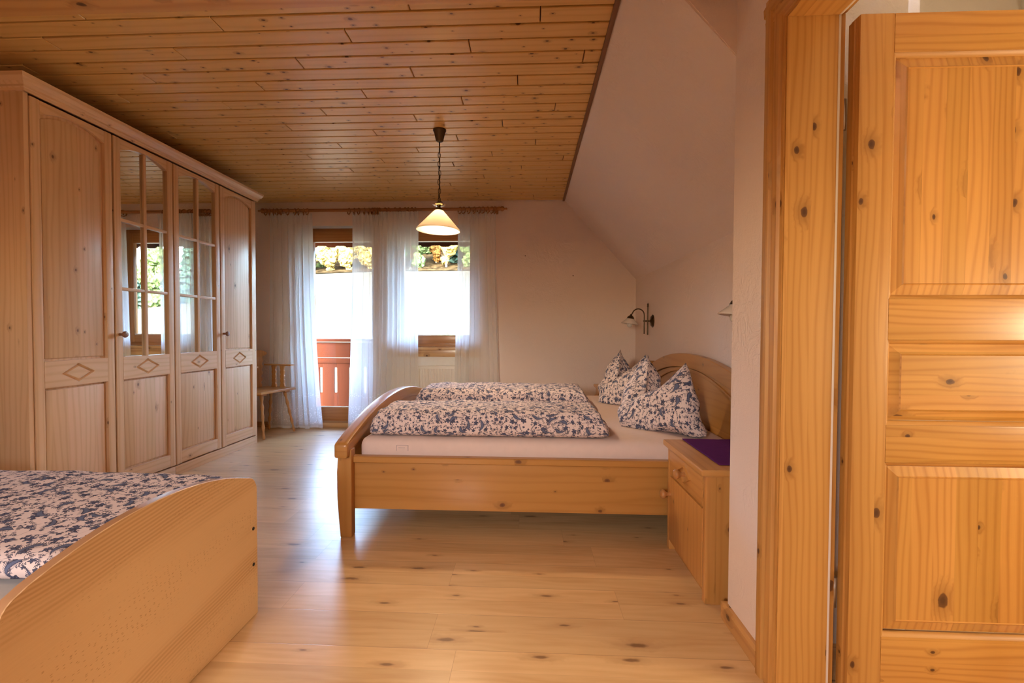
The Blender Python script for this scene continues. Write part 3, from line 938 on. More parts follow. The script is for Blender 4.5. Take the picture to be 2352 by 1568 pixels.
m = MB(); m.box(WX0 - 0.055, WX1 + 0.055, D - 0.035, D + 0.0, SZ - 0.032, SZ, bevel=0.008, seg=3)
m.box(WX0, WX1, D - 0.01, D + 0.135, SZ - 0.032, SZ, bevel=0.0); m.box(WX0 - 0.02, WX1 + 0.02, D - 0.012, D, SZ - 0.105, SZ - 0.032, bevel=0.002)
mk('window_sill', m, M['sill_wood'], wd)
m = MB(); m.box(WX0 - 0.005, WX1 + 0.005, D - 0.004, D + 0.001, 0.70, SZ - 0.105, bevel=0); S(mk('trim_4', m, M['paint_white']))

# radiator under the window
rad = empty('radiator', (-1.07, 4.955, 0.15), 'cream panel radiator under the window behind the sheer curtains', 'radiator')
m = MB()
def rad_front(i, j):
    x = -1.49 + 0.84 * i / 167
    w = 0.5 + 0.5 * math.cos(2 * PI * (x + 1.49) / 0.0335)
    return (x, 4.905 - 0.010 * min(1, w * 1.6) + 0.035, 0.17 + 0.50 * j / 3)
m.grid(rad_front, 168, 4, lambda i, j: (i * 0.005, j * 0.1))
m.box(-1.50, -0.64, 4.938, 4.950, 0.15, 0.70, bevel=0.003); m.box(-1.50, -0.64, 4.962, 4.974, 0.15, 0.70, bevel=0.003)
mk('front_panel', m, M['radiator'], rad)
m = MB(); m.box(-1.503, -0.637, 4.930, 4.976, 0.692, 0.704, bevel=0.003); mk('top_grille', m, M['radiator'], rad)
for x in (-0.66, -0.72):
    m = MB(); m.tube([(x, 4.960, 0.16), (x, 4.960, 0.0)], 0.009); mk('pipe', m, M['radiator'], rad)
for x in (-1.3, -0.8):
    m = MB(); m.box(x - 0.02, x + 0.02, 4.974, 4.990, 0.3, 0.6, bevel=0); mk('wall_bracket', m, M['radiator'], rad)

# two small nails left in the far wall
for i, (x, z, l) in enumerate(((-0.035, 1.90, 'small nail in the far wall right of the curtain rod'), (0.482, 1.685, 'small nail in the far wall close to the sloping ceiling'))):
    m = MB(); m.lathe([(0.0, 0), (0.006, 0.0), (0.006, 0.002), (0.0025, 0.003), (0.0025, 0.03), (0, 0.03)], (x, D - 0.014, z), 'y', 10)
    tag(mk('nail', m, M['bronze']), l, 'nail', 'nails in the far wall')

# ------------------------------------------------------------------ wardrobe
from mathutils import noise as mnoise
XF = -2.600
wr = empty('wardrobe', (-2.9, 3.265, 0), 'tall four-door pine wardrobe with two mirrored doors and a moulded cornice', 'wardrobe')
m = MB()
m.box(-3.19, XF - 0.006, 2.262, 2.286, 0.0, 2.31, grain='z', bevel=0.002)
mk('side_panel', m, M['wardrobe_wood'], wr)
m = MB(); m.box(-3.19, XF - 0.006, 4.246, 4.270, 0.0, 2.31, grain='z', bevel=0.002)
mk('side_panel', m, M['wardrobe_wood'], wr)
m = MB()
m.box(-3.19, XF - 0.03, 2.288, 4.244, 2.28, 2.30, grain='y'); m.box(-3.19, -3.18, 2.288, 4.244, 0.02, 2.28, grain='z', bevel=0)
m.box(-3.17, XF - 0.03, 3.236, 3.262, 0.02, 2.28, grain='z'); m.box(-3.17, XF - 0.03, 2.288, 4.244, 0.06, 0.08, grain='y')
mk('carcass', m, M['wardrobe_wood'], wr)
for a, b in ((2.264, 3.246), (3.250, 4.262)):
    m = MB(); m.box(XF - 0.03, XF - 0.004, a, b, 0.0, 0.072, grain='y', bevel=0.004); mk('plinth', m, M['wardrobe_trim'], wr)
# cornice swept round three sides
m = MB()
prof = [(0.000, 2.308), (0.010, 2.308), (0.012, 2.320), (0.018, 2.324), (0.020, 2.334), (0.034, 2.346), (0.046, 2.366), (0.050, 2.384), (0.0, 2.384)]
def corn(i, j):
    d, z = prof[j % len(prof)]
    pts = [(-3.19, 2.262 - d), (XF - 0.006 + d + 0.008, 2.262 - d), (XF - 0.006 + d + 0.008, 4.270 + d), (-3.19, 4.270 + d)]
    return (pts[i][0], pts[i][1], z)
t = bmesh.new()
gg = [[t.verts.new(corn(i, j)) for j in range(len(prof))] for i in range(4)]
for i in range(3):
    for j in range(len(prof)):
        t.faces.new((gg[i][j], gg[i + 1][j], gg[i + 1][(j + 1) % len(prof)], gg[i][(j + 1) % len(prof)]))
m.add(t, 'y')
m.box(-3.19, XF, 2.262, 4.27, 2.372, 2.383, grain='y', bevel=0)
mk('cornice', m, M['wardrobe_trim'], wr)

def arch_pts(a, b, zl, rise, n=17):
    return [(lerp(a, b, i / (n - 1)), zl + rise * (1 - (2 * i / (n - 1) - 1) ** 2)) for i in range(n)]
def wardrobe_door(y0, y1, mirrored, knob_y):
    w = 0.048
    a, b = y0 + w, y1 - w
    m = MB()
    for s0, s1 in ((y0, a), (b, y1)):
        m.box(XF - 0.027, XF, s0, s1, 0.080, 2.300, grain='z', bevel=0.005)
    m.box(XF - 0.021, XF - 0.001, a, b, 0.085, 0.170, grain='y', bevel=0.003)
    top = arch_pts(a, b, 2.222, 0.047)
    m.prism([(p[0], p[1]) for p in top] + [(b, 2.299), (a, 2.299)], 'x', XF - 0.021, XF - 0.001, grain='y', bevel=0.004)
    d = mk('door', m, M['wardrobe_trim'], wr)
    # diamond rail with a cut lozenge groove
    z0, z1 = 0.762, 0.908
    cyy, cz = (y0 + y1) / 2, (z0 + z1) / 2
    t = bmesh.new()
    X = XF + 0.0005
    R = [t.verts.new((X, yy, zz)) for yy, zz in ((a, z0), (b, z0), (b, z1), (a, z1))]
    B = [t.verts.new((XF - 0.02, yy, zz)) for yy, zz in ((a, z0), (b, z0), (b, z1), (a, z1))]
    def rh(hy, hz, x): return [t.verts.new((x, cyy + dy * hy, cz + dz * hz)) for dy, dz in ((0, -1), (1, 0), (0, 1), (-1, 0))]
    r = [rh(0.100, 0.054, X), rh(0.088, 0.047, X - 0.010), rh(0.082, 0.043, X - 0.010), rh(0.070, 0.036, X)]
    for k in range(4): t.faces.new((R[k], R[(k + 1) % 4], B[(k + 1) % 4], B[k]))
    for k in range(4):   # rect corner k sits between rhombus tips
        nxt = (k + 1) % 4
        t.faces.new((R[k], R[nxt], r[0][nxt if k != 0 else 1], r[0][k])) if False else None
    tips = r[0]
    t.faces.new((R[0], R[1], tips[0])); t.faces.new((R[1], R[2], tips[1])); t.faces.new((R[2], R[3], tips[2])); t.faces.new((R[3], R[0], tips[3]))
    t.faces.new((R[0], tips[0], tips[3])); t.faces.new((R[1], tips[1], tips[0])); t.faces.new((R[2], tips[2], tips[1])); t.faces.new((R[3], tips[3], tips[2]))
    for u_, v_ in zip(r[:-1], r[1:]):
        for k in range(4): t.faces.new((u_[k], u_[(k + 1) % 4], v_[(k + 1) % 4], v_[k]))
    t.faces.new(r[-1])
    m = MB(); m.add(t, 'y'); mk('lozenge_rail', m, M['wardrobe_trim'], d)
    # lower panel
    def field(z0, z1, arch):
        m = MB()
        m.box(XF - 0.027, XF - 0.021, a - 0.004, b + 0.004, z0 - 0.004, z1 + (0.05 if arch else 0.004), grain='z', bevel=0)
        i = 0.014
        if arch:
            pts = [(a + i, z0 + i)] + [(b - i, z0 + i)] + [(p[0], p[1] - i) for p in arch_pts(a + i, b - i, z1, 0.043)][::-1]
        else:
            pts = [(a + i, z0 + i), (b - i, z0 + i), (b - i, z1 - i), (a + i, z1 - i)]
        m.prism(pts, 'x', XF - 0.0215, XF - 0.013, grain='z', bevel=0.004)
        mk('panel', m, M['wardrobe_wood'], d)
    field(0.170, 0.762, False)
    if not mirrored:
        field(0.908, 2.222, True)
    else:
        m = MB()
        m.prism([(a - 0.005, 0.9), (b + 0.005, 0.9)] + arch_pts(a - 0.005, b + 0.005, 2.225, 0.047)[::-1], 'x', XF - 0.023, XF - 0.018, bevel=0)
        mk('mirror_pane', m, M['mirror'], d)
        m = MB(); m.box(XF - 0.018, XF - 0.003, cyy - 0.011, cyy + 0.011, 0.908, 2.266, grain='z', bevel=0.003)
        for zz in (1.345, 1.785):
            m.box(XF - 0.018, XF - 0.004, a, cyy - 0.011, zz - 0.010, zz + 0.010, grain='y', bevel=0.003)
            m.box(XF - 0.018, XF - 0.004, cyy + 0.011, b, zz - 0.010, zz + 0.010, grain='y', bevel=0.003)
        mk('glazing_bar', m, M['wardrobe_trim'], d)
    if knob_y:
        m = MB(); m.lathe([(0.009, 0), (0.009, 0.020), (0.012, 0.024), (0.0195, 0.032), (0.021, 0.039), (0.016, 0.047), (0.0, 0.049)], (XF, knob_y, 1.052), 'x', 20)
        mk('knob', m, M['knob_dark'], d)
wardrobe_door(2.290, 2.757, False, None)
wardrobe_door(2.770, 3.244, True, 2.793)
wardrobe_door(3.256, 3.750, True, None)
wardrobe_door(3.764, 4.244, False, 3.787)

# ------------------------------------------------------------------ double bed
bed = empty('double_bed', (0.05, 3.29, 0), 'pine double bed frame with arched headboard and arched footboard', 'bed')
BY0, BY1, BYC = 2.325, 4.255, 3.29
fz = lambda y: 0.655 - 0.148 * (abs(y - BYC) / 0.965) ** 2.0
# footboard panel, posts and arched cap
ys = frange(BY0 - 0.03, BY1 + 0.03, 41)
m = MB(); m.strip([(y, fz(y)) for y in ys], [(y, fz(y) - 0.078) for y in ys], 'x', -0.998, -0.925, grain='y', bevel=0.022, seg=4)
fb_cap = mk('footboard_cap', m, M['bed_wood'], bed)
m = MB(); ys2 = frange(BY0 + 0.05, BY1 - 0.05, 31)
m.prism([(BY1 - 0.05, 0.13), (BY0 + 0.05, 0.13)] + [(y, fz(y) - 0.072) for y in ys2], 'x', -0.972, -0.940, grain='y', bevel=0.002)
mk('footboard', m, M['bed_wood'], bed)
for y0, y1 in ((BY0, BY0 + 0.055), (BY1 - 0.055, BY1)):
    m = MB()
    pr = [(-0.917, 0.0), (-0.977, 0.0), (-0.986, 0.10), (-0.994, 0.22), (-0.995, 0.34), (-0.988, 0.44), (-0.982, 0.462), (-0.917, 0.462)]
    m.prism(pr, 'y', y0, y1, grain='z', bevel=0.008, seg=3)
    mk('leg', m, M['bed_wood'], bed)
for y0, y1, s in ((BY0 + 0.042, BY0 + 0.070, -1), (BY1 - 0.070, BY1 - 0.042, 1)):
    m = MB(); m.box(-0.93, 1.10, y0, y1, 0.138, 0.392, grain='x', bevel=0.003)
    r = mk('side_rail', m, M['bed_wood'], bed)
    m = MB(); yc = (y0 + y1) / 2 + s * 0.006
    m.box(-0.935, 1.10, yc - 0.024, yc + 0.024, 0.385, 0.420, grain='x', bevel=0.012, seg=3)
    mk('rail_cap', m, M['bed_wood'], r)
# slatted base
m = MB()
for i in range(14): m.box(-0.88 + i * 0.142, -0.88 + i * 0.142 + 0.07, BY0 + 0.075, BY1 - 0.075, 0.335, 0.350, grain='y')
mk('slatted_base', m, M['bed_wood'], bed)
hz = lambda y: 0.930 - 0.155 * (abs(y - 3.22) / 1.0) ** 2.1
m = MB(); ys = frange(BY0 + 0.03, BY1 - 0.03, 41)
m.strip([(y, hz(y)) for y in ys], [(y, hz(y) - 0.098) for y in ys], 'x', 1.102, 1.146, grain='y', bevel=0.008, seg=3)
mk('headboard_cap', m, M['bed_wood'], bed)
m = MB()
m.prism([(BY1 - 0.05, 0.14), (BY0 + 0.05, 0.14)] + [(y, hz(y) - 0.10) for y in frange(BY0 + 0.05, BY1 - 0.05, 31)], 'x', 1.118, 1.140, grain='y', bevel=0.001)
ys3 = frange(BY0 + 0.08, BY1 - 0.08, 31)
m.strip([(y, hz(y) - 0.100 - 0.09 * abs((y - 3.22)) ** 2) for y in ys3], [(y, hz(y) - 0.122 - 0.09 * abs((y - 3.22)) ** 2) for y in ys3], 'x', 1.108, 1.122, grain='y', bevel=0.005)
mk('headboard', m, M['bed_wood'], bed)
for y0, y1 in ((BY0 + 0.02, BY0 + 0.075), (BY1 - 0.075, BY1 - 0.02)):
    m = MB(); m.box(1.098, 1.150, y0, y1, 0, 0.82, grain='z', bevel=0.006); mk('leg', m, M['bed_wood'], bed)

# ------------------------------------------------------------------ soft things
def soft_box(x0, x1, y0, y1, z0, z1, rad, n=(80, 36, 14), crown=0.0, wr=0.006, wsc=9.0, seed=0, uvoff=(0, 0), uvrot=False, deform=None):
    """rounded cushion box with wrinkles; continuous cloth UVs in metres"""
    t = bmesh.new(); l = t.loops.layers.uv.new('UVMap')
    cx_, cy_, cz_ = (x0 + x1) / 2, (y0 + y1) / 2, (z0 + z1) / 2
    hx, hy, hzz = (x1 - x0) / 2, (y1 - y0) / 2, (z1 - z0) / 2
    cache = {}
    def vert(a, b, c):
        k = (round(a, 5), round(b, 5), round(c, 5))
        if k in cache: return cache[k]
        p = Vector((a * hx, b * hy, c * hzz))
        r = [min(rad[i], (hx, hy, hzz)[i]) for i in range(3)]
        inner = Vector([max(-h + q, min(h - q, v)) for v, h, q in zip(p, (hx, hy, hzz), r)])
        d = p - inner
        dn = Vector([d[i] / r[i] if r[i] > 0 else 0 for i in range(3)])
        if dn.length > 1e-6:
            big = max(abs(v) for v in dn)
            dn = dn.normalized() * big
        q = inner + Vector([dn[i] * r[i] for i in range(3)])
        q += Vector((cx_, cy_, cz_))
        if crown and c > -0.99: q.z += crown * (1 - a * a) * (1 - b * b) * (c + 1) / 2
        nn = Vector((mnoise.noise(q * wsc + Vector((seed, 0, 0))), mnoise.noise(q * wsc + Vector((0, seed + 5, 0))), mnoise.noise(q * wsc + Vector((3, 0, seed)))))
        n2 = mnoise.noise(Vector((q.x * wsc * 3.2, q.y * wsc * 1.6, q.z * wsc * 3 + seed)))
        kz = 1.0 if c > -0.9 else 0.1
        q += Vector((nn.x, nn.y, nn.z * kz)) * wr + Vector((0, 0, n2 * wr * 0.45 * kz))
        if deform: q = deform(q, a, b, c)
        v = t.verts.new(q); cache[k] = v
        return v
    nx_, ny_, nz_ = n
    def face_grid(fn, na, nb, uvf):
        for i in range(na):
            for j in range(nb):
                cs = [fn(i, j), fn(i + 1, j), fn(i + 1, j + 1), fn(i, j + 1)]
                try: f = t.faces.new([vert(*c) for c in cs])
                except ValueError: continue
                for lp, c in zip(f.loops, cs): 
                    uu, vv = uvf(*c)
                    lp[l].uv = ((vv, uu) if uvrot else (uu, vv))
                f.smooth = True
    L = lambda i, k: -1 + 2 * i / k
    ox_, oy_ = uvoff
    X_ = lambda a: cx_ + a * hx + ox_
    Y_ = lambda b: cy_ + b * hy + oy_
    face_grid(lambda i, j: (L(i, nx_), L(j, ny_), 1), nx_, ny_, lambda a, b, c: (X_(a), Y_(b)))
    face_grid(lambda i, j: (L(i, nx_), L(j, ny_), -1), nx_, ny_, lambda a, b, c: (X_(a), Y_(b) + 3))
    face_grid(lambda i, j: (L(i, nx_), -1, L(j, nz_)), nx_, nz_, lambda a, b, c: (X_(a), Y_(-1) - (1 - c) * hzz))
    face_grid(lambda i, j: (L(i, nx_), 1, L(j, nz_)), nx_, nz_, lambda a, b, c: (X_(a), Y_(1) + (1 - c) * hzz))
    face_grid(lambda i, j: (-1, L(i, ny_), L(j, nz_)), ny_, nz_, lambda a, b, c: (X_(-1) - (1 - c) * hzz, Y_(b)))
    face_grid(lambda i, j: (1, L(i, ny_), L(j, nz_)), ny_, nz_, lambda a, b, c: (X_(1) + (1 - c) * hzz, Y_(b)))
    bmesh.ops.recalc_face_normals(t, faces=t.faces[:])
    m = MB(); m._merge(t); return m

MZ = 0.506
mt = empty('mattress', (0.09, 3.29, 0.352), 'wide mattress in a pale pink fitted sheet on the double bed', 'mattress')
m = soft_box(-0.905, 1.095, BY0 + 0.078, BY1 - 0.078, 0.352, MZ, (0.05, 0.05, 0.05), n=(90, 70, 10), wr=0.004, wsc=5.0, seed=3)
mk('fitted_sheet', m, M['sheet'], mt)
m = MB()
yl = BY0 + 0.0745
for x0, x1, z0, z1 in ((-0.700, -0.698, 0.440, 0.470), (-0.640, -0.637, 0.440, 0.470), (-0.690, -0.655, 0.4555, 0.4575), (-0.698, -0.640, 0.4695, 0.4702)):
    m.box(x0, x1, yl, yl + 0.004, z0, z1, bevel=0)
mk('label', m, M['label'], mt)

def slump(cx0, cx1):
    def f(q, a, b, c):
        # ends roll in a little and the long front edge is fuller
        e = max(0.0, abs(a) - 0.86) / 0.14
        q.z = MZ + (q.z - MZ) * (1 - 0.16 * e * e)
        return q
    return f
def duvet_shear(sh, taper, zlo):
    def f(q, a, b, c):
        k = (c + 1) / 2
        e = max(0.0, abs(a) - 0.90) / 0.10
        q.x += (sh[0] if a < 0 else sh[1]) * k * abs(a) ** 6
        q.z = zlo + (q.z - zlo) * (1 - taper * e * e)
        return q
    return f
m = soft_box(-0.880, 0.450, 2.425, 2.850, MZ + 0.004, 0.650, (0.045, 0.050, 0.050), n=(120, 44, 16), crown=0.006, wr=0.009, wsc=8.0, seed=11, uvoff=(0.2, 0.1), deform=duvet_shear((0.035, -0.045), 0.18, MZ + 0.004))
tag(mk('duvet', m, M['print']), 'folded duvet in blue paisley print on the near side of the double bed', 'duvet', 'folded duvets on the double bed')
m = soft_box(-0.860, 0.475, 3.320, 3.800, MZ + 0.004, 0.655, (0.045, 0.050, 0.050), n=(120, 44, 16), crown=0.006, wr=0.009, wsc=8.0, seed=29, uvoff=(0.45, 0.33), deform=duvet_shear((0.045, -0.045), 0.18, MZ + 0.004))
tag(mk('duvet', m, M['print']), 'folded duvet in blue paisley print on the window side of the double bed', 'duvet', 'folded duvets on the double bed')

def pillow(loc, label, seed, scale=(1, 1, 1)):
    """80 cm pillow stood on edge and chopped in the middle: two pointed ears and a spine that juts to the foot end"""
    nu, nv = 61, 33
    ear = 0.80
    def mid(s, tt):
        a = abs(s)
        # plan: spine near the foot end, both wings sweep back to the headboard
        y = 0.37 * s * (1 - 0.10 * tt)
        x = 0.14 + (0.235 if s < 0 else 0.12) * (a ** 0.85) + 0.10 * tt * a
        # height of upper edge
        if a < ear: h = 0.135 + ((0.400 if s < 0 else 0.425) - 0.135) * (a / ear) ** 0.90
        else: h = lerp(0.400 if s < 0 else 0.425, 0.20, ((a - ear) / (1 - ear)) ** 0.8)
        x -= 0.10 * (1 - a) * tt * (1 - tt) * 2
        x -= (0.11 if s < 0 else 0.14) * tt * a
        y += -0.10 * tt * s
        return Vector((x, y, h * tt + 0.020 * a ** 8 * (1 - tt)))
    def pt(side):
        def f(i, j):
            s = -1 + 2 * i / (nu - 1); tt = j / (nv - 1)
            p = mid(s, tt)
            e = 1e-3
            du = mid(min(1, s + e), tt) - mid(max(-1, s - e), tt)
            dv = mid(s, min(1, tt + e)) - mid(s, max(0, tt - e))
            nn = du.cross(dv)
            nn = nn.normalized() if nn.length > 1e-12 else Vector((1, 0, 0))
            a = abs(s)
            th = 0.120 * (max(0, 1 - a ** 5.0)) ** 0.5 * (max(0, 1 - (2 * tt - 0.62) ** 2 / 1.9) ** 0.5) * min(1, (1 - tt) * 3.2) ** 0.6 * min(1.0, (tt * 7 + 0.05)) ** 0.5
            q = p + nn * th * side
            w = q * 7.0 + Vector((seed, seed, 0))
            edge = min(1, (1 - a) * 8) * min(1, (1 - tt) * 8)
            q += Vector((mnoise.noise(w), mnoise.noise(w + Vector((7, 0, 0))), mnoise.noise(w + Vector((0, 9, 0))))) * 0.016 * edge
            # creases that run out of the chop
            q += nn * side * 0.010 * math.sin(14 * tt + 9 * a + seed) * math.exp(-a * 3.0) * edge
            q.z = max(q.z, 0.002)
            return Vector((loc[0] + q.x * scale[0], loc[1] + q.y * scale[1], loc[2] + q.z * scale[2]))
        return f
    m = MB()
    for side, off_ in ((1, 0.0), (-1, 2.0)):
        f_ = pt(side)
        P_ = [[f_(i, j) for j in range(nv)] for i in range(nu)]
        jm = nv // 3
        acc = [0.0]
        for i in range(1, nu): acc.append(acc[-1] + (P_[i][jm] - P_[i - 1][jm]).length)
        col_ = []
        for i in range(nu):
            c_ = [0.0]
            for j in range(1, nv): c_.append(c_[-1] + (P_[i][j] - P_[i][j - 1]).length)
            col_.append([v_ - c_[jm] for v_ in c_])
        # soften differences between neighbouring columns
        for _ in range(4):
            col_ = [[(col_[max(0, i - 1)][j] + col_[i][j] + col_[min(nu - 1, i + 1)][j]) / 3 for j in range(nv)] for i in range(nu)]
        m.grid(f_, nu, nv, lambda i, j: (acc[i] + seed + off_, col_[i][j]))
    bmesh.ops.remove_doubles(m.bm, verts=m.bm.verts[:], dist=0.0008)
    bmesh.ops.recalc_face_normals(m.bm, faces=m.bm.faces[:])
    return tag(mk('pillow', m, M['print']), label, 'pillow', 'pillows at the headboard')
pillow((0.575, 2.84, MZ), 'paisley print pillow with two pointed ears, nearest to the nightstand with the purple cloth', 1.3)
pillow((0.585, 3.78, MZ), 'paisley print pillow with pointed ears, on the window side of the double bed', 4.1)

# ------------------------------------------------------------------ single bed in the left foreground
sb = empty('single_bed', (-2.05, 1.25, 0), 'single bed with a plain arched beech footboard in the foreground', 'bed')
n_ = 45
def sbz(y):
    c = 1.235
    return 0.606 - 0.072 * (abs(y - c) / 0.40) ** 2.1
top = []
y0s, y1s = 0.828, 1.684
for y in frange(y0s + 0.055, y1s - 0.062, 31): top.append((y, sbz(y)))
def corner(cy0, cz0, r, a0, a1, k=7): return [(cy0 + r * math.cos(a), cz0 + r * math.sin(a)) for a in frange(a0, a1, k)]
yr = y1s - 0.062; zr = sbz(yr)
pts = [(y0s, 0.0), (y0s, sbz(y0s + 0.055) - 0.060)] + [(y0s + 0.055 - 0.055 * math.cos(a), sbz(y0s + 0.055) - 0.060 + 0.055 * math.sin(a)) for a in frange(0.25, 1.3, 5)]
pts += top
pts += [(yr + 0.062 * math.sin(a), zr - 0.070 + 0.068 * math.cos(a)) for a in frange(0.25, PI / 2, 7)] + [(y1s, 0.0)]
m = MB(); m.prism(pts, 'x', -1.056, -1.030, grain='y', bevel=0.004, seg=3, off=(2.2, 0.0))
# laminate sheet grain runs diagonally along the arch
me_ = m.bm
uvl = me_.loops.layers.uv['UVMap']
for f in me_.faces:
    for lp in f.loops:
        co = lp.vert.co
        lp[uvl].uv = (co.y * 0.995 + co.z * 0.10 + 2.0, co.z * 0.995 - co.y * 0.10 + (0 if abs(f.normal.x) > 0.5 else co.x))
fbd = mk('footboard', m, M['beech'], sb)
fbd.data.materials.append(M['edge_tape'])
for p_ in fbd.data.polygons:
    if abs(p_.normal.x) < 0.6: p_.material_index = 1
for z in (0.335, 0.199):
    m = MB(); m.lathe([(0.0065, 0), (0.0065, 0.002), (0.005, 0.003), (0, 0.003)], (-1.0302, 1.657, z), 'x', 16)
    tag(mk('bolt_cap', m, M['bolt'], fbd), 'black bolt cap')
for y0, y1 in ((0.842, 0.864), (1.646, 1.668)):
    m = MB(); m.box(-3.13, -1.057, y0, y1, 0.14, 0.40, grain='x', bevel=0.003); mk('side_rail', m, M['beech'], sb)
m = MB(); m.box(-3.16, -3.131, y0s, y1s, 0.0, 0.80, grain='y', bevel=0.006); mk('headboard', m, M['beech'], sb)
m = soft_box(-3.125, -1.062, 0.868, 1.640, 0.26, 0.488, (0.05, 0.05, 0.05), n=(40, 26, 10), wr=0.005, wsc=5, seed=5)
tag(mk('mattress', m, M['sheet_grey']), 'narrow grey sheeted mattress on the single bed in the foreground', 'mattress')
def sd(q, a, b, c):
    k = (c + 1) / 2
    q.z += 0.012 * k * (-(q.x + 1.6)) * 0.6
    return q
m = soft_box(-2.60, -1.066, 0.975, 1.600, 0.494, 0.566, (0.06, 0.05, 0.036), n=(120, 60, 8), crown=0.016, wr=0.007, wsc=4.5, seed=51, uvoff=(4.1, 2.2), deform=sd)
tag(mk('duvet', m, M['print']), 'blue paisley print duvet spread flat on the single bed in the foreground', 'duvet')

# ------------------------------------------------------------------ nightstands
def nightstand(cx0, yc, label, near):
    root = empty('nightstand', (cx0 + 0.2, yc, 0), label, 'nightstand', None)
    x0, x1, y0, y1 = cx0, cx0 + 0.42, yc - 0.245, yc + 0.245
    m = MB()
    m.box(x0 - 0.022, x1 + 0.01, y0 - 0.015, y1 + 0.012, 0.514, 0.542, grain='y', bevel=0.010, seg=4)
    mk('top', m, M['stand_wood'], root)
    m = MB()
    m.box(x0 + 0.024, x1, y0, y0 + 0.020, 0.0, 0.513, grain='z', bevel=0.002)
    m.box(x0 + 0.024, x1, y1 - 0.020, y1, 0.0, 0.513, grain='z', bevel=0.002)
    m.box(x1 - 0.01, x1, y0 + 0.02, y1 - 0.02, 0.05, 0.513, grain='z', bevel=0)
    m.box(x0 + 0.01, x1 - 0.01, y0 + 0.02, y1 - 0.02, 0.050, 0.066, grain='y', bevel=0)
    m.box(x0 + 0.01, x1 - 0.01, y0 + 0.02, y1 - 0.02, 0.372, 0.380, grain='y', bevel=0)
    m.box(x0 + 0.03, x0 + 0.045, y0 + 0.02, y1 - 0.02, 0.0, 0.05, grain='y', bevel=0.001)
    mk('body', m, M['stand_wood'], root)
    for a, b in ((y0 - 0.002, y0 + 0.032), (y1 - 0.032, y1 + 0.002)):
        m = MB(); m.box(x0, x0 + 0.045, a, b, 0.0, 0.513, grain='z', bevel=0.011, seg=4); mk('corner_post', m, M['stand_wood'], root)
    m = MB(); m.box(x0 - 0.001, x0 + 0.018, y0 + 0.034, y1 - 0.034, 0.380, 0.508, grain='y', bevel=0.003)
    dr = mk('drawer', m, M['stand_wood'], root)
    # raised lozenge moulding
    m = MB(); yc2, zc2 = yc, 0.443
    tips = [(yc2 - 0.085, zc2), (yc2, zc2 + 0.042), (yc2 + 0.085, zc2), (yc2, zc2 - 0.042)]
    outer = [Vector((0, *p)) for p in tips]
    t = bmesh.new()
    rr = []
    for k, x in ((1.0, x0 - 0.001), (0.93, x0 - 0.009), (0.80, x0 - 0.009), (0.72, x0 - 0.001)):
        rr.append([t.verts.new((x, yc2 + (p[0] - yc2) * k, zc2 + (p[1] - zc2) * k)) for p in tips])
    for A_, B_ in zip(rr[:-1], rr[1:]):
        for k in range(4): t.faces.new((A_[k], A_[(k + 1) % 4], B_[(k + 1) % 4], B_[k]))
    m.add(t, 'y'); mk('lozenge_moulding', m, M['stand_wood'], dr)
    kp = [(0.011, 0), (0.009, 0.012), (0.010, 0.019), (0.020, 0.029), (0.0225, 0.038), (0.017, 0.047), (0.0, 0.050)]
    m = MB(); m.lathe([(r, -h) for r, h in kp], (x0 - 0.001, yc2, zc2), 'x', 20); mk('knob', m, M['knob_wood'], dr)
    m = MB(); m.box(x0 - 0.001, x0 + 0.018, y0 + 0.034, y1 - 0.034, 0.052, 0.372, grain='z', bevel=0.004)
    d = mk('door', m, M['stand_wood'], root)
    m = MB(); m.lathe([(r, -h) for r, h in kp], (x0 - 0.001, y1 - 0.052, 0.285), 'x', 20); mk('knob', m, M['knob_wood'], d)
    return root
nightstand(0.703, 2.070, 'pine nightstand with round knobs and a purple cloth on top, beside the double bed', True)
nightstand(0.703, 4.52, 'pine nightstand mostly hidden behind the far pillow in the corner', False)
m = soft_box(0.772, 1.128, 1.872, 2.318, 0.5435, 0.5475, (0.003, 0.003, 0.002), n=(40, 50, 2), wr=0.0016, wsc=14, seed=8)
tag(mk('runner_cloth', m, M['purple']), 'dark purple cloth lying on the near nightstand', 'cloth')

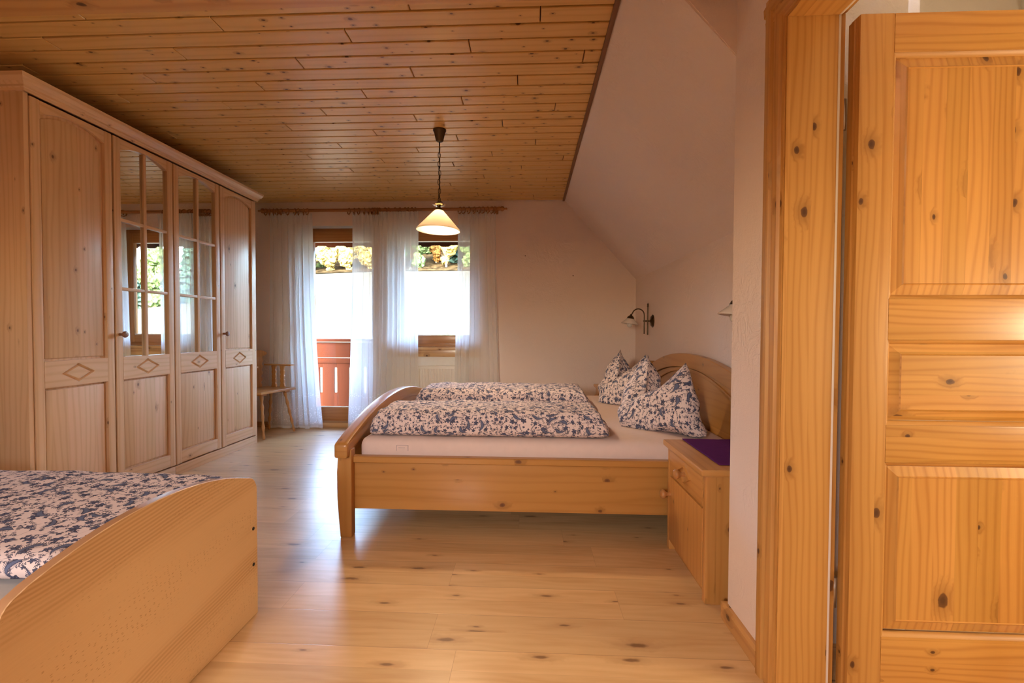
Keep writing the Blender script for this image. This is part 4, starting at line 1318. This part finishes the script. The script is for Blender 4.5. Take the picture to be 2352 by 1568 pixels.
# ------------------------------------------------------------------ wall lamps over the headboard
def wall_lamp(y, label):
    root = empty('wall_lamp', (XR, y, 1.18), label, 'lamp', 'wall lamps over the headboard')
    m = MB(); m.lathe([(0.0, 0), (0.060, 0.0), (0.060, -0.004), (0.050, -0.010), (0.046, -0.016), (0.020, -0.020), (0.012, -0.026), (0, -0.026)], (XR, y, 1.182), 'x', 28)
    mk('wall_plate', m, M['bronze'], root)
    m = MB(); m.tube([(XR - 0.02, y, 1.182), (XR - 0.078, y, 1.182)], 0.006, 10)
    m.lathe([(0.0, -0.012), (0.010, -0.008), (0.010, 0.008), (0.0, 0.012)], (XR - 0.046, y, 1.182), 'z', 12)
    m.lathe([(0.0, -0.012), (0.010, -0.008), (0.010, 0.008), (0.0, 0.012)], (XR - 0.078, y, 1.182), 'z', 12)
    m.tube([(XR - 0.046, y, 1.062), (XR - 0.046, y, 1.315)], 0.0055, 10)
    m.lathe([(0.0055, 0), (0.010, 0.004), (0.006, 0.012), (0.009, 0.02), (0.0, 0.038)], (XR - 0.046, y, 1.315), 'z', 12)
    m.lathe([(0.0, -0.01), (0.008, -0.004), (0.0055, 0.0)], (XR - 0.046, y, 1.062), 'z', 12)
    mk('upright', m, M['bronze'], root)
    m = MB()
    xr_ = XR - 0.078
    pts = [(xr_, y, 1.062), (xr_, y, 1.12), (xr_, y, 1.18), (xr_, y, 1.225)]
    for a in frange(0, PI * 0.80, 12): pts.append((xr_ - 0.056 + 0.056 * math.cos(a), y, 1.235 + 0.060 * math.sin(a)))
    pts.append((xr_ - 0.118, y, 1.240))
    m.tube(pts, 0.0055, 10)
    mk('arm', m, M['bronze'], root)
    cx_, cz_ = xr_ - 0.122, 1.236
    tilt = Matrix.Translation((cx_, y, cz_)) @ Matrix.Rotation(math.radians(8), 4, 'Y')
    m = MB(); m.lathe([(0.0, 0.012), (0.008, 0.010), (0.010, 0.0), (0.018, -0.006), (0.030, -0.018), (0.034, -0.030), (0.036, -0.031), (0.034, -0.033), (0.0, -0.028)], (0, 0, 0), 'z', 24, mat=tilt)
    mk('shade_holder', m, M['bronze'], root)
    m = MB(); m.lathe([(0.030, -0.026), (0.034, -0.036), (0.050, -0.052), (0.074, -0.074), (0.078, -0.080), (0.076, -0.082), (0.048, -0.056), (0.031, -0.038)], (0, 0, 0), 'z', 32, mat=tilt)
    mk('lamp_shade', m, M['shade_glass2'], root)
    m = MB(); m.lathe([(0.0, -0.03), (0.012, -0.032), (0.013, -0.055), (0.022, -0.072), (0.0255, -0.088), (0.021, -0.104), (0.010, -0.112), (0.0, -0.113)], (0, 0, 0), 'z', 20, mat=tilt)
    mk('bulb', m, M['bulb_glass'], root)
    return root
wall_lamp(4.31, 'bronze arm wall lamp in the far corner, beside the far pillow')
wall_lamp(2.13, 'wall lamp of which only the pale shade edge shows past the near wall corner')

# ------------------------------------------------------------------ pendant lamp
PX, PY = -0.631, 3.233
pl = empty('pendant_lamp', (PX, PY, ZC), 'lit pendant lamp with opal cone shade hanging on a chain from the ceiling', 'lamp')
m = MB(); m.lathe([(0.0, 0.0), (0.046, 0.0), (0.046, -0.010), (0.041, -0.014), (0.026, -0.078), (0.018, -0.084), (0.008, -0.088), (0, -0.088)], (PX, PY, ZC), 'z', 28)
mk('ceiling_rose', m, M['bronze'], pl)
m = MB()
m.tube([(PX, PY, 2.415), (PX - 0.001, PY, 2.335)], 0.005, 8)
z = 2.345; k = 0
ctop, cbot = 2.338, 1.992
nl = 11; step_ = (ctop - cbot) / nl
for k in range(nl):
    zc_ = ctop - step_ * (k + 0.5)
    sw = 0.003 * math.sin(k * 1.9)
    loop = []
    for q in range(14):
        a = 2 * PI * q / 14
        dx = 0.0085 * math.cos(a); dz = (step_ * 0.66) * math.sin(a)
        ang = 0.45 if k % 2 == 0 else 0.45 + PI / 2
        loop.append((PX - 0.002 + sw + dx * math.cos(ang), PY + dx * math.sin(ang), zc_ + dz))
    m.tube(loop, 0.0021, 6, closed=True)
pts = [(PX + 0.004 * math.sin(i * 1.3), PY + 0.004 * math.cos(i * 1.1), lerp(2.34, 1.97, i / 24)) for i in range(25)]
m.tube(pts, 0.0022, 6)
loop = [(PX + 0.020 * math.cos(2 * PI * q / 18), PY, 1.985 + 0.014 * math.sin(2 * PI * q / 18)) for q in range(18)]
m.tube(loop, 0.0026, 6, closed=True)
mk('chain', m, M['bronze'], pl)
m = MB(); m.lathe([(0.0, -0.006), (0.018, -0.006), (0.043, 0.004), (0.045, 0.007), (0.042, 0.008), (0.016, 0.000), (0.0, 0.002)], (PX - 0.004, PY, 1.968), 'z', 32)
mk('drip_dish', m, M['brass'], pl)
m = MB(); m.lathe([(0.0, 0.030), (0.008, 0.028), (0.013, 0.012), (0.021, 0.004), (0.027, -0.004), (0.028, -0.014), (0.0, -0.016)], (PX - 0.004, PY, 1.946), 'z', 24)
mk('socket_cap', m, M['bronze'], pl)
tilt = Matrix.Translation((PX - 0.004, PY, 1.938)) @ Matrix.Rotation(math.radians(2.2), 4, 'Y')
m = MB()
m.lathe([(0.024, 0.0), (0.031, -0.004), (0.040, -0.014), (0.149, -0.132), (0.1545, -0.142), (0.1535, -0.146), (0.150, -0.144), (0.146, -0.134), (0.037, -0.016), (0.023, -0.003)], (0, 0, 0), 'z', 56, mat=tilt)
mk('lamp_shade', m, M['shade'], pl)
m = MB(); m.lathe([(0.0, -0.02), (0.012, -0.024), (0.014, -0.044), (0.027, -0.068), (0.030, -0.082), (0.025, -0.098), (0.012, -0.108), (0.0, -0.110)], (0, 0, 0), 'z', 24, mat=tilt)
mk('bulb', m, M['bulb_on'], pl)
pd = bpy.data.lights.new('pendant_light', 'POINT'); pd.energy = 150; pd.color = (1.0, 0.77, 0.50); pd.shadow_soft_size = 0.03
po = bpy.data.objects.new('pendant_light', pd); COL.objects.link(po); po.location = (PX - 0.004, PY, 1.862)

# ------------------------------------------------------------------ curtain rod, curtains, rings
RY, RZ = 4.90, 2.388
PXX = lambda px: -2.962 + (px - 592) * 0.004768
rod = empty('curtain_rod', (-1.6, RY, RZ), 'long brown wooden curtain rod with turned finials above the balcony door and window', 'curtain rod')
m = MB(); m.lathe([(0.017, -2.87), (0.017, -0.30)], (0, RY, RZ), 'x', 16)
mk('pole', m, M['rod_wood'], rod)
fin = [(0.0, 0.0), (0.008, 0.004), (0.012, 0.014), (0.008, 0.024), (0.010, 0.032), (0.026, 0.046), (0.028, 0.062), (0.018, 0.078), (0.024, 0.086), (0.024, 0.094), (0.016, 0.102), (0.021, 0.112), (0.014, 0.13)]
m = MB(); m.lathe([(r, h) for r, h in fin], (-2.962, RY, RZ), 'x', 18); mk('finial', m, M['rod_wood'], rod)
m = MB(); m.lathe([(r, -h) for r, h in fin][::-1], (-0.226, RY, RZ), 'x', 18); mk('finial', m, M['rod_wood'], rod)
for px in (641, 881, 1141):
    x = PXX(px)
    m = MB(); m.lathe([(0.022, -0.09), (0.022, -0.08), (0.010, -0.075), (0.010, -0.02), (0.016, 0.0)], (x, D - 0.0, RZ - 0.02), 'y', 14)
    m.lathe([(0.012, -0.02), (0.019, -0.012), (0.019, 0.012), (0.012, 0.02)], (x, RY, RZ - 0.004), 'x', 14)
    m.tube([(x, RY, RZ - 0.02), (x, RY, RZ - 0.034)], 0.006, 8)
    mk('bracket', m, M['rod_wood'], rod)

def ring_mesh():
    m = MB()
    loop = [(0, 0.0325 * math.cos(2 * PI * q / 20), 0.0325 * math.sin(2 * PI * q / 20)) for q in range(20)]
    m.tube(loop, 0.0060, 8, closed=True)
    m.tube([(0, 0, -0.032), (0, 0, -0.046)], 0.0016, 6)
    me = bpy.data.meshes.new('ring'); m.bm.to_mesh(me); m.bm.free(); me.materials.append(M['ring_wood'])
    return me
RING = ring_mesh()
def curtain(xt0, xt1, xb0, xb1, folds, seed, label, ring_px, y=4.905, zb=0.008):
    root = empty('curtain', ((xt0 + xt1) / 2, y, 0), label, 'curtain', 'sheer curtains on the rod')
    rnd = random.Random(seed)
    nu, nv = 240, 44
    zt = 2.352
    fr = [folds * rnd.uniform(0.8, 1.2) for _ in range(3)]; ph = [rnd.uniform(0, 6) for _ in range(4)]
    width = abs(xb1 - xb0) * 1.9
    def f(i, j):
        s = i / (nu - 1); tt = j / (nv - 1)             # tt 0 = top
        ss = s + 0.020 * math.sin(2 * PI * fr[0] * s + ph[3]) + 0.025 * math.sin(2 * PI * 2.1 * s + ph[2])
        x = lerp(lerp(xt0, xt1, ss), lerp(xb0, xb1, ss), tt ** 1.6)
        drift = 0.02 * math.sin(3.0 * tt + ph[0]) * math.sin(5 * s + ph[1])
        amp = lerp(0.008, 0.020, min(1, tt * 2.2)) * (0.7 + 0.5 * math.sin(7 * s + ph[1]))
        k = 2 * PI * s
        d = math.sin(k * fr[0] + ph[0] + 0.5 * math.sin(2 * tt + ph[2])) * 0.62 + math.sin(k * fr[1] * 0.47 + ph[1] - tt) * 0.5 + math.sin(k * fr[2] * 1.9 + ph[2]) * 0.22
        yy = y + amp * d
        # gathered pleats at the top tape
        if tt < 0.04: yy = y + 0.008 * math.sin(k * folds * 2.2)
        z = lerp(zt, zb, tt) + (0.006 * math.sin(k * 3 + ph[0]) if tt > 0.98 else 0)
        yy += 0.012 * mnoise.noise(Vector((s * 6 + seed, tt * 7, 1))) * tt
        return (x + drift * tt, min(yy, 4.920 if x > -1.50 else 4.962), z)
    m = MB()
    m.grid(f, nu, nv, lambda i, j: (i / (nu - 1) * width + seed, (1 - j / (nv - 1)) * zt))
    mk('voile', m, M['sheer'], root)
    # gathered heading tape
    m = MB()
    def g(i, j):
        x, yy, z = f(i, 0); return (x, yy - 0.002, zt + 0.006 - j * 0.022)
    m.grid(g, nu, 2, lambda i, j: (i * 0.01 + seed, 1.0 + j * 0.02))
    mk('heading_tape', m, M['sheer'], root)
    for px in ring_px:
        o = bpy.data.objects.new('ring', RING); COL.objects.link(o)
        o.location = (PXX(px) - root.location.x, RY - y, RZ - 0.0130)
        o.rotation_euler = (0, 0, math.radians(rnd.uniform(28, 62))); o.parent = root
    return root
curtain(-2.835, -2.365, -2.875, -2.270, 9, 3, 'leftmost sheer white curtain, hanging beside the wardrobe behind the chair', [611, 620, 629, 637, 647, 662, 679, 687, 699.5, 708])
curtain(-1.930, -1.500, -1.995, -1.500, 8, 7, 'sheer white curtain at the right edge of the balcony door', [805, 817, 827.5, 840.5, 851, 859, 863, 867, 871, 875], y=4.925)
curtain(-1.615, -1.185, -1.660, -1.190, 9, 12, 'sheer white curtain at the left edge of the window', [888, 896, 910.5, 922, 933.5, 941, 949.5, 957], y=4.862)
curtain(-0.740, -0.336, -0.772, -0.275, 8, 21, 'rightmost sheer white curtain, hanging right of the pendant lamp', [1059, 1067, 1079, 1091, 1102, 1110, 1121, 1130, 1137])

# ------------------------------------------------------------------ rustic armchair behind the wardrobe
CH = Matrix.Translation((-2.705, 4.600, 0)) @ Matrix.Rotation(math.radians(-14), 4, 'Z')
ch = empty('armchair', (-2.705, 4.600, 0), 'rustic wooden armchair with scalloped armrest supports and a splayed leg behind the wardrobe', 'chair')
m = MB(); m.box(-0.215, 0.165, -0.235, 0.235, 0.450, 0.474, grain='y', bevel=0.008, seg=3, mat=CH); mk('seat', m, M['chair_wood'], ch)
for sy in (0.12, -0.19):
    m = MB(); m.box(-0.12, 0.125, sy, sy + 0.07, 0.430, 0.449, grain='x', bevel=0.004, mat=CH); mk('batten', m, M['chair_wood'], ch)
for sx, sy in ((1, 1), (1, -1), (-1, 1), (-1, -1)):
    m = MB()
    a = Vector((0.090 * sx, 0.155 * sy, 0.432)); b = Vector((0.165 * sx if sx > 0 else -0.17, 0.205 * sy, 0.005))
    pts, rr = [], []
    for i in range(25):
        k = i / 24; pts.append(CH @ a.lerp(b, k)); rr.append(0.0155 + 0.0035 * math.sin(k * 2 * PI * 4.5) - 0.004 * k)
    m.tube(pts, rr, 12); mk('leg', m, M['chair_wood'], ch)
def scallop(w, z0, z1, k=5, n=40):
    L_, R_ = [], []
    for i in range(n + 1):
        t_ = i / n; z = lerp(z0, z1, t_)
        ww = w * (0.80 + 0.20 * abs(math.sin(PI * k * t_)) + (0.22 if t_ < 0.06 or t_ > 0.93 else 0) - 0.10 * math.sin(PI * t_))
        L_.append((-ww, z)); R_.append((ww, z))
    return L_ + R_[::-1]
for sy in (1, -1):
    m = MB(); m.box(-0.185, 0.165 if sy > 0 else 0.055, 0.185 * sy - 0.030, 0.185 * sy + 0.030, 0.706, 0.722, grain='x', bevel=0.006, seg=3, mat=CH)
    arm = mk('armrest', m, M['chair_wood'], ch)
    for xx in ((-0.075, 0.035) if sy > 0 else (-0.100, 0.0)):
        m = MB(); m.prism([(xx + p[0], p[1]) for p in scallop(0.028, 0.474, 0.706)], 'y', 0.185 * sy - 0.010, 0.185 * sy + 0.010, grain='z', bevel=0.002, mat=CH)
        mk('baluster', m, M['chair_wood'], arm)
m = MB()
lean = CH @ Matrix.Translation((-0.195, 0, 0.474)) @ Matrix.Rotation(math.radians(-7), 4, 'Y')
L_, R_ = [], []
for i in range(61):
    t_ = i / 60; z = 0.40 * t_
    w = 0.125 + 0.07 * t_ + 0.008 * math.sin(t_ * 2 * PI * 6)
    if t_ > 0.83: w = 0.245 * math.sqrt(max(0.02, 1 - ((t_ - 0.90) / 0.115) ** 2)) if abs(t_ - 0.90) < 0.115 else 0.04
    L_.append((-w, z)); R_.append((w, z))
m.prism(L_ + R_[::-1], 'x', -0.012, 0.012, grain='z', bevel=0.004, mat=lean)
mk('backrest', m, M['chair_wood'], ch)

# ------------------------------------------------------------------ balcony
m = MB()
for i in range(9): m.box(-5.2, 2.2, 5.30 + i * 0.13, 5.42 + i * 0.13, -0.10, -0.045, grain='x', bevel=0.002)
S(mk('floor_balcony', m, M['slab']))
br = empty('balcony_railing', (-1.5, 6.42, -0.05), 'stained wooden balcony railing with narrow upright slots outside the balcony door', 'railing')
m = MB(); m.box(-5.2, 2.2, 6.37, 6.50, 0.925, 0.965, grain='x', bevel=0.008); mk('handrail', m, M['rail_wood'], br)
m = MB(); m.box(-5.2, 2.2, 6.41, 6.44, 0.70, 0.915, grain='x', bevel=0.006); m.box(-5.2, 2.2, 6.40, 6.45, 0.62, 0.69, grain='x', bevel=0.006)
mk('rail_board', m, M['rail_wood'], br)
m = MB()
x = -5.17
edges = []
x = -2.965 - 0.213 * 10
while x < 2.2:
    m.box(x + 0.020, x + 0.193, 6.415, 6.437, 0.0, 0.62, grain='z', bevel=0.004)
    m.box(x - 0.020, x + 0.020, 6.415, 6.437, 0.555, 0.62, grain='z', bevel=0)
    m.box(x - 0.020, x + 0.020, 6.415, 6.437, 0.0, 0.195, grain='z', bevel=0)
    x += 0.213
mk('slotted_board', m, M['rail_wood'], br)
m = MB()
for x in (-4.4, -1.9, 0.6): m.box(x - 0.045, x + 0.045, 6.44, 6.53, -0.1, 2.44, grain='z', bevel=0.005)
x = -5.3
pts = []
m2 = MB()
while x < 2.4:
    m2.prism([(x, 2.50), (x, 2.345), (x + 0.03, 2.322), (x + 0.135, 2.322), (x + 0.165, 2.345), (x + 0.283, 2.345), (x + 0.283, 2.50)], 'y', 6.70, 6.72, grain='x')
    x += 0.285
m2.box(-5.3, 2.4, 5.28, 6.72, 2.50, 2.54, grain='x')
S(mk('roof_balcony', m2, M['rail_wood']))
S(mk('posts_balcony', m, M['rail_wood']))

# ------------------------------------------------------------------ hillside, trees
def hh(x, y):
    k = max(0.0, min(1.0, (y - 10) / 52.0))
    base = -3.0 + 12.4 * (k ** 1.15)
    if y > 62: base += (y - 62) * 0.36
    side = max(0.0, min(1.0, (x - 8) / 45.0))
    base = lerp(base, -2.0 + 5.0 * k + max(0, y - 62) * 0.10, side)
    base += 0.022 * (x + 15) * k * (1 - side)
    return base + 0.25 * mnoise.noise(Vector((x * 0.08, y * 0.08, 0)))
m = MB()
m.grid(lambda i, j: (lerp(-90, 130, i / 60), lerp(9, 190, j / 60), hh(lerp(-90, 130, i / 60), lerp(9, 190, j / 60))), 61, 61, lambda i, j: (i, j))
S(mk('ground_meadow', m, M['meadow']))
m = MB()
m.grid(lambda i, j: (lerp(-90, 130, i / 60), lerp(60.6, 190, j / 40), hh(lerp(-90, 130, i / 60), lerp(60.6, 190, j / 40)) + 0.12), 61, 41, lambda i, j: (i, j))
S(mk('ground_forest', m, M['forest_floor']))
m = MB(); m.grid(lambda i, j: (lerp(-90, 130, i / 2), lerp(-80, 9, j / 2), -3.2), 3, 3, lambda i, j: (i, j))
S(mk('ground_near', m, M['meadow']))

def tree_proto(name, seed, mat, kind):
    rnd = random.Random(seed)
    root = empty(name, (0, 0, 0))
    m = MB(); m.tube([(0, 0, -0.4), (0.1, 0.05, 2.0), (0, 0, 5.5)], [0.22, 0.16, 0.05], 7)
    mk('trunk', m, M['bark'], root)
    m = MB()
    if kind == 'broad':
        for k in range(18):
            a = rnd.uniform(0, 2 * PI); r = rnd.uniform(0.3, 1.5); z = rnd.uniform(1.3, 7.6)
            r *= 1 - abs(z - 4.8) / 4.2
            t = bmesh.new(); bmesh.ops.create_icosphere(t, subdivisions=3, radius=rnd.uniform(0.6, 1.0))
            for v in t.verts:
                d = 1 + 0.45 * mnoise.noise(v.co * 2.1 + Vector((k * 3.1, seed, 0))) + 0.30 * mnoise.noise(v.co * 6.0 + Vector((k, seed * 2.0, 5)))
                v.co = v.co * d + Vector((r * math.cos(a), r * math.sin(a), z))
            m.add(t, None)
    else:
        for k in range(12):
            z = 1.2 + k * 0.72; rr = 1.75 * (1 - k / 12.5)
            t = bmesh.new(); bmesh.ops.create_cone(t, cap_ends=True, segments=18, radius1=rr, radius2=rr * 0.15, depth=1.3)
            for v in t.verts:
                an = math.atan2(v.co.y, v.co.x)
                if v.co.z < 0: v.co = Vector((v.co.x, v.co.y, 0)) * (1 + 0.25 * math.sin(an * 7 + k)) + Vector((0, 0, v.co.z - 0.2 * math.sin(an * 5 + k * 2)))
                v.co.z += z
            m.add(t, None)
    mk('crown', m, mat, root)
    return root
protos = [tree_proto('orange_tree', 1, M['leaf_orange'], 'broad'), tree_proto('yellow_tree', 2, M['leaf_yellow'], 'broad'),
          tree_proto('green_tree', 3, M['leaf_green'], 'broad'), tree_proto('spruce_tree', 4, M['needles'], 'cone')]
labels = ['orange autumn tree in the row above the bright meadow', 'yellow autumn tree in the row above the bright meadow',
          'green leafy tree in the row above the bright meadow', 'dark spruce in the wood beyond the meadow']
rt_ = random.Random(5)
spots = []          # x, y, kind, size, which opening shows it
for i in range(11): spots.append((-35.0 + i * 1.65 + rt_.uniform(-0.4, 0.4), 63 + (i % 2) * 3.2, [1, 0, 1, 2, 1, 0, 1, 0, 1, 0, 2][i], rt_.uniform(0.8, 1.05), 'door'))
for i in range(8): spots.append((-18.2 + i * 1.65 + rt_.uniform(-0.3, 0.3), 63 + (i % 2) * 3.2, [2, 0, 2, 0, 1, 3, 2, 1][i], rt_.uniform(0.8, 1.0), 'window'))
for i in range(7): spots.append((-37 + i * 3.2, 72, [1, 2, 0, 1, 0, 2, 1][i], rt_.uniform(1.0, 1.2), 'door'))
for i in range(6): spots.append((-19 + i * 3.0, 73, [3, 2, 0, 3, 2, 3][i], rt_.uniform(1.0, 1.2), 'window'))
for i in range(20): spots.append((24 + (i % 10) * 4.3 + (i // 10) * 2.0, 56 + (i // 10) * 8 + rt_.uniform(-1, 1), 3 if i % 4 else 2, rt_.uniform(0.85, 1.1), 'mirror'))
names_ = ['orange autumn tree', 'yellow autumn tree', 'green leafy tree', 'dark green spruce']
used = set()
rank = {}
for x, y, kind, s_, where in spots:
    if kind in used: o = copy_tree(protos[kind])
    else: o = protos[kind]; used.add(kind)
    o.location = (x, y, hh(x, y) - (1.5 if where == 'door' else 0.5)); o.rotation_euler = (0, 0, rt_.uniform(0, 6.28)); o.scale = (s_ * 0.9, s_ * 0.9, s_)
    far = y > 69
    txt = {'door': 'on the wood edge, seen through the balcony door', 'window': 'on the wood edge, seen through the window', 'mirror': 'of the slope reflected in the wardrobe mirrors'}[where]
    if far: txt = txt.replace('on the wood edge', 'in the second row')
    g_ = {'door': 'behind the balcony door', 'window': 'behind the window', 'mirror': 'reflected in the mirrors'}[where]
    tag(o, names_[kind] + ' ' + txt, 'tree', names_[kind] + 's ' + ('in back row ' if far else '') + g_)
ordw = ['leftmost', 'second from the left', 'third from the left', 'fourth from the left', 'fifth from the left', 'sixth from the left']
for g_ in sorted({o.get('group') for o in bpy.data.objects if o.get('category') == 'tree'}):
    if 'mirrors' in g_: continue
    os_ = sorted([o for o in bpy.data.objects if o.get('group') == g_], key=lambda o: o.location.x / o.location.y)
    if len(os_) > 1:
        for k, o in enumerate(os_): o['label'] = ('last' if k == len(os_) - 1 and k > 1 else ordw[k]) + ' of the ' + g_
bu = empty('bush', (-4.3, 23.0, hh(-4.3, 23.0)), 'small yellow-green bush on the meadow seen through the window beside the right curtain', 'bush')
m = MB()
for k in range(9):
    a = k * 2.4; t = bmesh.new(); bmesh.ops.create_icosphere(t, subdivisions=3, radius=0.30)
    for v in t.verts: v.co = v.co * (1 + 0.5 * mnoise.noise(v.co * 5 + Vector((k, 0, 0)))) + Vector((-4.3 + 0.28 * math.cos(a) , 23 + 0.28 * math.sin(a), hh(-4.3, 23.0) + 0.25 + 0.10 * k))
    m.add(t, None)
mk('foliage', m, M['leaf_green'], bu)
m = MB(); m.tube([(-4.3, 23, hh(-4.3, 23) - 0.1), (-4.3, 23, hh(-4.3, 23) + 0.6)], 0.03, 6); mk('stem', m, M['bark'], bu)
